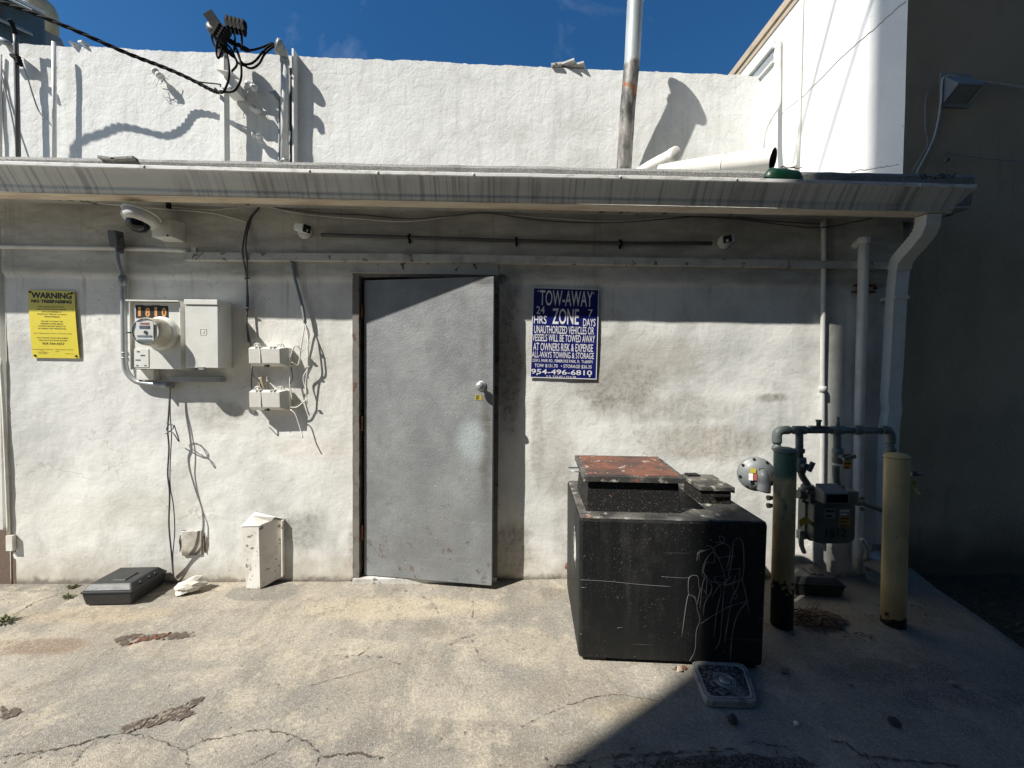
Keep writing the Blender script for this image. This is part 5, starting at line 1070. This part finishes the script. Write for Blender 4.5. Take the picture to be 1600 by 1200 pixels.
# weeds
def weed(c, n, r, label, seed, mat='leaf'):
    random.seed(seed); g = MB()
    for i in range(n):
        a = random.uniform(0, 6.28); l = random.uniform(.4, 1)*r; u = Vector((math.cos(a), math.sin(a), 0)); s = Vector((-u.y, u.x, 0)); w = l*random.uniform(.08, .2); b_ = c+u*random.uniform(0, r*.5)+s*random.uniform(-r*.3, r*.3)
        h = random.uniform(.25, .9)*l
        g.add([b_-s*w*.3, b_+s*w*.3, b_+u*l*.5+s*w+Vector((0,0,h*.8)), b_+u*l*.5-s*w+Vector((0,0,h*.8)), b_+u*l+Vector((0,0,h))], [(0,1,2,3),(3,2,4)])
    solo(g, 'weed', M[mat], label, 'weed')
weed(G(112, 918), 60, .03, 'small weed at the wall foot just left of the bait station', 1); weed(G(106, 934), 50, .03, 'small weed touching the front left corner of the bait station', 2); weed(G(8, 972), 60, .042, 'grassy weed in the paving joint at the left edge', 3)
weed(W(1479, 284, .2), 40, .05, 'dry weed sprouting from the right end of the gutter', 4, 'dry'); weed(G(1462, 1103), 10, .02, 'tiny weed seedling in the shaded paving', 5) if False else None
# loose square cover leaning off the tank foot
c0, c1, c2, c3 = G(1078, 1042), G(1165, 1046), G(1185, 1108), G(1102, 1106)
M['cover_rim'] = paint('worn pale cast rim', (.34,.32,.29), .7, dirt=.7, dcol=(.06,.055,.05), dscale=25, bs=.6)
cvr = thing('cover_plate', 'loose square speckled cover plate with round centre lying before the tank', 'cover plate', (c0+c2)/2)
ce = (c0+c1+c2+c3)/4
def cring(k, z): 
    P = [ce+(p-ce)*k for p in (c3, c2, c1, c0)]; o = []
    for i in range(4):
        p, a, b_ = P[i], P[i-1], P[(i+1) % 4]
        for t in (0, .5, 1):
            s1 = p.lerp(a, .14); s2 = p.lerp(b_, .14); q = s1.lerp(p, t).lerp(p.lerp(s2, t), t); o.append(Vector((q.x, q.y, z)))
    return o
g = MB(); rings = [cring(1, .004), cring(1.0, .026), cring(.97, .033), cring(.93, .033), cring(.92, .029), cring(.90, .029), cring(.885, .035), cring(.82, .035), cring(.80, .030)]
vs = [v for r_ in rings for v in r_]; nn = 12
g.add(vs, [(j*nn+i, j*nn+(i+1) % nn, (j+1)*nn+(i+1) % nn, (j+1)*nn+i) for j in range(len(rings)-1) for i in range(nn)]); part(g, 'rim', M['cover_rim'], cvr)
g = MB(); g.add(cring(.81, .0305), [tuple(range(12))]); part(g, 'face', M['cover'], cvr)
g = MB(); cc = Vector((ce.x, ce.y, .030))
for r_ in (.034, .044): g.tube([cc+Vector((r_*math.cos(t*.2618), r_*math.sin(t*.2618), 0)) for t in range(25)], .0028, 6, False)
g.lathe(cc, (0,0,1), [(.026,0),(.024,.004),(.001,.005)], 20); part(g, 'centre_boss', M['conduit'], cvr)
for k, (x, y, r_, mt_, lb) in enumerate(((1053,1043,.012,'stone','pale pebble at the tank foot, left of the snail coloured pebbles'), (1062,1046,.014,'coping','tan pebble touching the corner of the cover plate'), (1069,1043,.011,'rust','reddish pebble between tan pebble and cover plate'),
    (1226,1046,.018,'stone','greyish pebble in the shade right of the tank'), (1144,1124,.020,'stone_dark','black lump of stone just in front of the cover plate'), (1398,1128,.017,'stone_dark','large dark stone alone on the shaded paving'), (1330,1070,.007,'stone','tiny pebble on the shaded paving, left of the stained streak'),
    (1244,1130,.010,'stone_white','small white chip on the shaded paving right of the cover plate'), (1490,1068,.014,'stone','oval pebble in the stained streak on the right'))):
    g = MB(); g.ball(G(x, y, r_*.6), r_, (1.2,.9,.75), 10, Matrix.Rotation(k, 3, 'Z'), .5, k); solo(g, 'pebble', M[mt_], lb, 'stone')
random.seed(31); g = MB()
for i in range(520):
    y = -random.random()**1.5*1.5-.02; x = random.uniform(-3.4, edge_x(y)-.1); r_ = random.uniform(.0012, .0042)
    g.ball(Vector((x, y, r_*.4+bumpz(x, y))), r_, (1.3,1,.7), 5, Matrix.Rotation(random.uniform(0,3), 3, 'Z'), .5, i)
solo(g, 'grit', M['stone'], 'scattered grit and crumbs over the paving', 'grit', kind='stuff')
# frayed palm fibre mat and litter near the bollard
random.seed(9); g = MB(); c = G(1262, 968)
for i in range(150):
    a = random.uniform(-1.2, .9); l = random.uniform(.03, .11); p = c+Vector((random.uniform(-.12,.10), random.uniform(-.07,.07), random.uniform(.003,.025))); d = Vector((math.cos(a), math.sin(a), random.uniform(-.03,.05)))
    g.tube([p, p+d*l*.5+Vector((0,0,.008)), p+d*l], random.uniform(.0012,.003), 4, True, 2)
for k in range(5): g.tube([c+Vector((-.14+.03*k, -.06+.01*k, .01)), c+Vector((-.02+.02*k, -.09+.015*k, .03)), c+Vector((.04,-.03+.02*k,.02))], .003, 4)
g.ball(c+Vector((.09,.0,.008)), .085, (1.3,.95,.22), 14, None, .5, 4)
solo(g, 'palm_fibre', M['dry'], 'frayed brown palm fibre mat on the paving between the bollards', 'palm fibre')
random.seed(12); g = MB()
for i in range(70):
    px, py = random.choice(((1335,995,28,9),(1300,985,50,14),(1150,1170,230,26),(1390,960,70,20),(1500,930,90,30),(1010,1190,160,10)))[:2], 0
    bx = random.choice(((1335,995,28,9),(1300,985,50,14),(1150,1180,230,20),(1390,960,60,16),(1010,1190,160,10)))
    p = G(bx[0]+random.uniform(-1,1)*bx[2], bx[1]+random.uniform(-1,1)*bx[3], .006); a = random.uniform(0, 6.3); l = random.uniform(.006, .018); u = Vector((math.cos(a), math.sin(a), 0)); s = Vector((-u.y, u.x, 0))
    g.add([p-u*l, p-s*l*.3+Vector((0,0,.003)), p+u*l, p+s*l*.3+Vector((0,0,.003))], [(0,1,2,3)])
solo(g, 'leaf_litter', M['dry'], 'scattered dry leaf bits on the shaded paving', 'leaf litter', kind='stuff')
random.seed(13); g = MB()
for i in range(1500):
    y = random.uniform(-2.0, .1); x = edge_x(y)+.02+abs(random.gauss(0, .55)); p = Vector((x, y, -.045)); a = random.uniform(0, 6.3); l = random.uniform(.008, .045); u = Vector((math.cos(a), math.sin(a), 0)); s = Vector((-u.y, u.x, 0)); h = Vector((0, 0, random.uniform(.0, .8)*l))
    g.add([p-s*l*.15, p+s*l*.15, p+u*l+h], [(0,1,2)])
solo(g, 'ground_cover', M['leaf'], 'sparse low weeds and litter on the dark soil strip at right', 'ground cover', kind='stuff')
g = MB(); g.hexa([W(x, y, .12) for x, y in ((1353,905),(1376,915),(1376,912),(1353,902))], [W(x, y, .1) for x, y in ((1350,878),(1374,868),(1374,866),(1350,876))]); solo(g, 'splash_block', M['grey_metal'], 'grey splash piece at the foot of the right downspout', 'splash block')
g = MB(); g.ball(W(886, 885, .02), .018, (1,.7,1.3), 8, None, .6, 2); solo(g, 'rag', M['rust'], 'scrap of dark red rag caught beside the tank', 'rag')

# ------------------------------------------------------------------ on the low roof
vt = thing('vent_pipe', 'tall leaning galvanised vent pipe rusting at its lower half on the low roof', 'vent pipe', U(972, 285, .1))
P = [U(971, 300, .13), U(975, 262, .15), U(981, 165, .25), U(988, 92, .32)]; Q = [U(988, 92, .32), U(992, 10, .405), U(996, -40, .45)]
g = MB(); g.tube(P+Q[1:], .078, 24, False); part(g, 'pipe', M['vent'], vt)
g = MB(); d = (Q[2]-Q[0]).normalized(); g.lathe(U(993, -2, .41), d, [(.083,-.02),(.083,.035)], 24); part(g, 'band', M['galv'], vt)
g = MB(); c = Q[2]; g.lathe(c, d, [(.078,-.10),(.09,-.08),(.105,-.02),(.118,0),(.118,.02),(.075,.10),(.01,.15)], 28); part(g, 'rain_cap', M['galv'], vt)
for px, d_, a, b_, r, lb, jn in (([(998,272,1.0),(1022,258,.8),(1056,241,.55)], 0, 0, 0, .055, 'short white plastic pipe with end cap lying on the low roof', (1045,246,.62)), ([(1030,273,.42),(1064,267,.32),(1130,258,.12),(1208,249,-.10)], 0, 0, 0, .069, 'long white plastic pipe with open end lying on the low roof', (1082,264,.27))):
    pts = [W(x, y, -d2) for x, y, d2 in px]
    t = thing('plastic_pipe', lb, 'pipe', pts[1], 'white plastic pipes on the low roof')
    g = MB(); g.tube(pts, r, 22, True, 4)
    g.f = g.f[:-2]; g.s = g.s[:-2]; g.m = g.m[:-2]
    g2 = MB(); g2.tube([p for p in pts], r*.93, 22, True, 4); g2.f = [tuple(reversed(f_)) for f_ in g2.f[:-2]]; g2.s = g2.s[:-2]; g2.m = g2.m[:-2]
    part(g, 'tube', M['pvc'], t); part(g2, 'bore', M['dark'] if r > .06 else M['pvc'], t)  # open pipe: shade inside is painted as a black bore
    g = MB(); j = W(jn[0], jn[1], -jn[2]); dd_ = (pts[-1]-pts[-2]).normalized()
    if r < .06: j = pts[-1]; g.lathe(j, dd_, [(r+.006,-.05),(r+.006,.0),(r*.9,.012),(.001,.014)], 24)
    else: g.lathe(pts[-2]+(pts[-1]-pts[-2])*.02, dd_, [(r+.003,-.003),(r+.003,.003)], 24)
    part(g, 'end_cap' if r < .06 else 'seam', M['pvc'], t)
g = MB(); ca = W(1193, 275, .285); cb_ = W(1253, 275, .285)
def tub(u, v):
    x = ca.x+(cb_.x-ca.x)*u; t = v*3.6-.3; e = min(1, 5*u, 5*(1-u))**.5
    r = .050*e*(1+.18*noise.noise(Vector((u*5, v*4, 3))))
    return Vector((x, -.29-r*math.cos(t)*.8, 2.615+r*1.25*math.sin(t)-.02*u))
g.grid(tub, 24, 16); solo(g, 'tub', M['green'], 'crumpled dark green plastic tub draped on the roof edge under the open pipe', 'tub')
g = MB(); random.seed(3)
for k in range(6): a = W(1222+k*4, 262, .2); g.tube([a, a+Vector((random.uniform(-.02,.05), .01, random.uniform(.0,.02))), a+Vector((random.uniform(0,.08), .02, random.uniform(-.005,.03)))], .003, 4)
solo(g, 'twigs', M['dry'], 'few pale twigs lying on the green tub', 'twigs')
g = MB(); random.seed(21)
for k in range(9): a = W(1444+k*5, 279-k%3, .24); g.tube([a, a+Vector((random.uniform(-.04,.04), .0, random.uniform(.0,.03))), a+Vector((random.uniform(-.05,.05), .02, random.uniform(-.01,.05)))], .003, 4)
g.tube([W(1478,276,.2), W(1478,262,.2), W(1477,250,.2)], .0025, 4); g.ball(W(1479,250,.2), .012, (1,1,1), 8, None, .8, 1)
solo(g, 'twigs', M['dry'], 'dead twigs and a dry stalk at the right end of the roof edge', 'twigs')
g = MB()
for x, w in ((172, .1), (196, .13)): g.obox(W(x, 250, .236), (w, .05, .018), Matrix.Rotation(R(8 if x < 180 else -5), 3, 'Y'))
solo(g, 'felt_flap', M['felt'], 'torn lifted piece of roof felt at the left roof edge', 'felt scrap', bevel=.003)

# ------------------------------------------------------------------ service masts on the upper wall
def ub(g, x0, x1, y0, y1, d0, d1): a = U(x0, y0, d1); b_ = U(x1, y1, d1); return g.box(a.x, b_.x, YU-d1, YU-d0, b_.z, a.z)
m1 = thing('service_post', 'square white service post with side bracket carrying black cable splices', 'post', U(350, 262, .1))
g = MB(); a = U(344, 88, .15); b_ = U(354, 262, .15); g.box(a.x+.005, a.x+.053, YU-.17, YU-.09, 2.66, a.z+.02); part(g, 'post', M['white_pipe'], m1, bevel=.004)
g = MB(); p = U(341, 121, .2); q = U(369, 133, .16); g.box(p.x+.03, q.x, YU-.2, YU-.01, q.z-.06, q.z+.05); g.obox((p+q)/2+Vector((.03,-.03,.05)), (.15,.12,.012), Matrix.Rotation(R(10), 3, 'Y') @ Matrix.Rotation(R(8), 3, 'X')); part(g, 'bracket', M['white_pipe'], m1, bevel=.002)
g = MB(); p = U(338, 46, .22); g.lathe(p, Vector((.25,-.8,.35)), [(.075,-.04),(.085,0),(.08,.03),(.05,.045)], 20); g.tube([p, U(343,70,.17), U(349,92,.14)], .035, 12); part(g, 'weatherhead', M['dark_conduit'], m1)
sp = thing('cable_splices', 'tangle of black cable splice blocks and looping service drops by the post', 'cable splice', U(360, 90, .25))
def blockc(c, size, rx, ry, rz, knobs=0):
    Mx = Matrix.Rotation(R(rz), 3, 'Z') @ Matrix.Rotation(R(ry), 3, 'Y') @ Matrix.Rotation(R(rx), 3, 'X'); g = MB(); g.obox(c, size, Mx)
    for k in range(knobs):
        for j in (-1, 1): g.lathe(c+Mx@Vector((j*size[0]*.22, -size[1]*.5, size[2]*(-.4+.8*k/max(1,knobs-1)))), Mx@Vector((0,-1,0)), [(.013,-.005),(.013,.012)], 10)
    return g
part(blockc(U(337, 37, .3), (.095,.06,.22), 0, -36, 5, 0), 'splice_block', M['black_cable'], sp, bevel=.006)
part(blockc(U(346, 53, .34), (.12,.07,.14), 0, 30, 0, 5), 'splice_block', M['black_cable'], sp, bevel=.006)
for k in range(5):
    g = MB(); c = U(356+k*6.2, 38+k*1.6, .26+.02*k); g.tube([c+Vector((-.02,0,.085)), c+Vector((0,0,.05)), c, c+Vector((.012,0,-.075))], .026, 10, True, 3, rs=lambda t: .014+.016*math.sin(t*math.pi)); g.obox(c+Vector((.0,-.005,.0)), (.034,.045,.085), Matrix.Rotation(R(-15),3,'Y')); part(g, 'splice_connector', M['black_cable'], sp, bevel=.004)
g = MB()
U3 = lambda *P: [U(x, y, d) for x, y, d in P]
for P in (U3((340,62,.3),(338,80,.28),(341,91,.28),(346,80,.28),(350,60,.3)), U3((334,50,.3),(331,60,.28),(338,74,.28),(352,72,.28)), U3((355,85,.26),(358,105,.3),(357,125,.3),(350,142,.28),(344,145,.25),(336,138,.2)),
          U3((361,62,.28),(372,82,.3),(377,105,.32),(376,125,.32),(368,140,.3),(358,144,.28),(344,142,.24)), U3((366,53,.25),(367,62,.25),(366,80,.25)), U3((377,50,.25),(378,64,.25),(377,78,.27)),
          U3((360,64,.27),(374,72,.25),(388,78,.22),(400,77,.2),(414,72,.18),(426,67,.16)), U3((370,80,.28),(378,98,.27),(390,100,.24),(400,94,.22),(410,82,.2),(418,74,.18),(428,68,.16)), U3((376,95,.27),(386,105,.26),(396,106,.24),(406,98,.22),(414,84,.2),(430,70,.16)),
          U3((350,70,.25),(358,84,.22),(368,92,.2),(370,102,.18),(362,112,.15),(358,122,.14)), U3((352,66,.3),(362,78,.3),(372,98,.28),(386,104,.26))):
    g.tube(P, .010, 8, True, 5)
part(g, 'service_loops', M['black_cable'], sp)
for P in (U3((352,60,.3),(362,66,.28),(374,72,.27)), U3((372,68,.28),(382,76,.26),(391,79,.22)), U3((350,66,.28),(356,78,.26)), U3((344,62,.28),(350,74,.26),(356,84,.24)), U3((358,78,.24),(364,88,.2))):
    g = MB(); g.tube(P, .024, 8, True, 3, rs=lambda t: .012+.014*math.sin(t*3.14)); part(g, 'splice_sleeve', M['black_cable'], sp)
m2 = thing('service_mast', 'white conduit mast with round weatherhead beside a slim channel', 'mast', U(445, 262, .1))
g = MB(); g.tube([U(445, 265, .09), U(445, 150, .09), U(445, 92, .09)], .038, 18, False, 4); part(g, 'pipe', M['white_pipe'], m2)
g = MB(); g.lathe(U(445, 95, .09), (0,0,1), [(.044,-.03),(.046,0),(.04,.03)], 16); g.tube([U(445,92,.09), U(442,82,.12), U(436,74,.15)], .045, 14, rs=lambda t: .036+.028*t); hd = U(434, 72, .16); g.lathe(hd, Vector((-.75,-.6,.15)), [(.03,-.05),(.066,-.03),(.072,0),(.066,.02)], 24); part(g, 'weatherhead', M['grey_metal'], m2)
g = MB(); g.lathe(hd, Vector((-.75,-.6,.15)), [(.056,.021),(.05,.026)], 24); part(g, 'cable_plate', M['dark_conduit'], m2)
g = MB()
for k in range(3): g.tube([U(445,245,.13), U(438-k*0,254,.12), U(434,258,.05)], .007, 6)
g.tube([U(434,258,.05), U(440,250,.13), U(449,250,.13), U(456,258,.05)], .008, 6); part(g, 'pipe_clamp', M['galv'], m2)
ch = thing('channel', 'slim white channel post right of the service mast', 'post', U(458, 262, .05)); g = MB(); a = U(455, 74, .1); g.box(a.x, a.x+.018, YU-.09, YU-.004, 2.66, a.z); part(g, 'post', M['white_pipe'], ch)
g = MB(); a = U(451, 90, .04); g.box(a.x-.0, a.x+.03, YU-.03, YU-.004, 2.66, a.z-.1); g.box(a.x+.045, a.x+.06, YU-.1, YU-.02, U(458,120,.1).z, U(458,118,.1).z); part(g, 'backing', M['dark_conduit'], ch)
cable(U3((436,262,.03),(437,200,.03),(437,160,.03),(434,152,.05),(428,147,.08),(421,144,.1)), .012, M['conduit'], 'thin grey conduit with hooked end left of the service mast', 'conduit', 'conduit')
g = MB(); p = U(432, 149, .07); g.obox(p, (.05,.05,.08), Matrix.Rotation(R(-35),3,'Y')); solo(g, 'conduit_fitting', M['conduit'], 'small grey fitting on the hooked conduit end', 'fitting', bevel=.008)
def knob(x, y, rot, label, l=.13):
    t = thing('insulator_knob', label, 'insulator', U(x, y, 0), 'old painted insulators on the upper wall'); p = U(x, y, .07); Mx = Matrix.Rotation(R(rot), 3, 'Y')
    g = MB(); g.lathe(p-Mx@Vector((l/2,0,0)), Mx@Vector((1,0,0)), [(.02,0),(.036,.01),(.036,l*.3),(.026,l*.4),(.026,l*.6),(.036,l*.7),(.036,l-.01),(.02,l)], 14); part(g, 'body', M['white_pipe'], t)
    g = MB(); g.cyl(p, p+Vector((0,.075,0)), .012, n=8); part(g, 'bolt', M['white_pipe'], t)
    g = MB(); random.seed(int(x))
    for k in range(7): q = p+Vector((random.uniform(-.07,.06), .02, random.uniform(-.03,.03))); g.tube([q, q+Vector((random.uniform(-.06,.06),-.02,random.uniform(-.09,.05))), q+Vector((random.uniform(-.09,.09),-.0,random.uniform(-.12,.06)))], .003, 4)
    part(g, 'wire_ends', M['white_pipe'], t)
knob(393, 135, 28, 'topmost painted insulator beside the service post'); knob(399, 171, 30, 'middle painted insulator with frayed wires', .10); knob(402, 212, 24, 'lowest painted insulator with frayed wires', .10); knob(246, 115, 45, 'painted spiky metal stub alone on the left of the upper wall', .10)
# overhead service bundle
bn = thing('overhead_cable', 'thick twisted black service cable sloping from the sky to the service post', 'cable', U(340, 138, .15))
ctrl = [(-340,-115,.85),(-200,-66,.62),(-60,-20,.50),(20,8,.43),(105,44,.37),(180,75,.28),(240,99,.18),(290,121,.14),(322,135,.17),(340,143,.22)]
base_ = [U(*c) for c in ctrl]; tmp = MB(); tmp.tube(base_, .001, 3, True, 12); cl = [tmp.v[i*3] for i in range(len(tmp.v)//3)]
g = MB()
for s_ in range(3):
    Q = []
    for i, p in enumerate(cl):
        t = i/len(cl); a = i*.62+s_*2.094; wob = .016*math.sin(i*.17)+.008*math.sin(i*.11+1)
        Q.append(p+Vector((0, -.012*math.cos(a)-wob, .010*math.sin(a)+wob*.28)))
    g.tube(Q, .0105, 7, False)
part(g, 'strands', M['black_cable'], bn)
cable(U3((290,121,.14),(312,128,.15),(345,132,.18),(362,138,.2)), .006, M['black_cable'], 'thin messenger wire tying the overhead cable to the post bracket', 'wire', 'wire')

# left edge of the upper wall
cable(U3((-8,262,.02),(1,262,.02),(1,150,.02),(1,85,.02)), .012, M['white_pipe'], 'thin white conduit at the far left edge of the upper wall', 'conduit', 'conduit', smooth=False)
pm = thing('black_mast', 'thin black conduit mast with tied cable left on the upper wall', 'mast', U(27, 262, .1))
g = MB(); g.tube(U3((29,262,.10),(27,160,.10),(25,70,.10),(24,52,.10)), .019, 12, False); part(g, 'pipe', M['dark_conduit'], pm)
g = MB(); g.tube(U3((24,54,.10),(22,46,.12),(18,36,.14),(14,30,.16)), .02, 10); part(g, 'hook', M['black_cable'], pm)
g = MB(); 
for k in range(4): p = U(24+k*1.5, 88+k*3, .13); g.obox(p, (.07,.05,.03), Matrix.Rotation(R(20*k), 3, 'Y'))
part(g, 'tie', M['black_cable'], pm, bevel=.008)
cable(U3((32,92,.1),(42,118,.05),(52,150,.03),(60,172,.03),(70,188,.03)), .006, M['grey_metal'], 'thin grey wire curving down from the black mast tie', 'wire', 'wire')
cable(U3((-10,95,.03),(2,118,.02),(8,140,.02),(20,190,.02),(27,240,.05)), .007, M['grey_metal'], 'thin grey wire curving into the foot of the black mast', 'wire', 'wire')
cable(U3((-12,72,.1),(0,63,.12),(8,66,.12),(14,70,.1),(20,80,.04)), .03, M['conduit'], 'bent grey pipe end at the far left of the wall top', 'pipe', 'bent_pipe')
cable(U3((85,262,.09),(85,150,.09),(84,66,.09)), .017, M['white_pipe'], 'slim white pipe with open top between black mast and overhead cable', 'pipe', 'white_pipe', smooth=False, n=12)
ac = thing('rooftop_unit', 'blue grey rooftop machine with pale louvres behind the upper wall', 'rooftop machine', (-5.4, 3.0, 4.8))
def q3(x, y, Y): return W(x, y, -Y)
P0 = q3(-120, -30, 2.3); P1 = q3(71, 66, 3.05)
d = Vector((P1.x-P0.x, P1.y-P0.y, 0)); L_ = d.length; d.normalize(); nn_ = Vector((-d.y, d.x, 0)); bz = q3(71, 80, 3.05).z-.25; tz = q3(62, 24, 3.05).z
def H(u, v, z): return Vector((P0.x, P0.y, 0))+d*u+nn_*v+Vector((0, 0, z))
g = MB(); g.hexa([H(0,0,bz), H(L_,0,bz), H(L_,1.2,bz), H(0,1.2,bz)], [H(0,0,tz), H(L_,0,tz), H(L_,1.2,tz), H(0,1.2,tz)]); part(g, 'casing', M['blue_grey'], ac, bevel=.02)
for k, zz in enumerate((bz+.30, bz+.62)):
    if zz > tz-.02: continue
    g = MB(); g.hexa([H(-.05,-.14,zz), H(L_-.12,-.14,zz), H(L_-.12,.02,zz+.10), H(-.05,.02,zz+.10)], [H(-.05,-.15,zz+.02), H(L_-.12,-.15,zz+.02), H(L_-.12,.02,zz+.14), H(-.05,.02,zz+.14)]); part(g, 'louvre', M['pale_louvre'], ac)
g = MB(); g.hexa([H(L_-.55,-.012,tz-.32), H(L_-.35,-.012,tz-.32), H(L_-.35,0,tz-.32), H(L_-.55,0,tz-.32)], [H(L_-.55,-.012,tz-.14), H(L_-.35,-.012,tz-.14), H(L_-.35,0,tz-.14), H(L_-.55,0,tz-.14)]); part(g, 'panel', M['dark_conduit'], ac)
g = MB(); g.hexa([H(0,-.03,tz), H(L_,-.03,tz), H(L_,1.2,tz), H(0,1.2,tz)], [H(0,-.03,tz+.04), H(L_+.01,-.03,tz+.04), H(L_+.01,1.2,tz+.04), H(0,1.2,tz+.04)]); part(g, 'top_rim', M['white_metal'], ac)
g = MB(); g.hexa([H(L_,.1,bz), H(L_+.35,.1,bz), H(L_+.35,.6,bz), H(L_,.6,bz)], [H(L_,.1,bz+.6), H(L_+.16,.1,bz+.58), H(L_+.16,.6,bz+.58), H(L_,.6,bz+.6)]); part(g, 'side_duct', M['grey_metal'], ac, bevel=.01)
tkc = thing('rooftop_tank', 'cream capped tank seen above the rooftop machine', 'tank', q3(58, 25, 3.6)); g = MB(); c = q3(58, 24, 3.6); g.lathe(c+Vector((0,0,-.3)), (0,0,1), [(.22,0),(.22,.42),(.19,.5),(.1,.56),(.01,.58)], 26); part(g, 'shell', M['cream'], tkc)
g = MB(); a = q3(41, 12, 3.4); g.cyl(a+Vector((0,0,-.2)), a+Vector((0,0,.5)), .03, n=10); part(g, 'fill_pipe', M['white_pipe'], tkc)
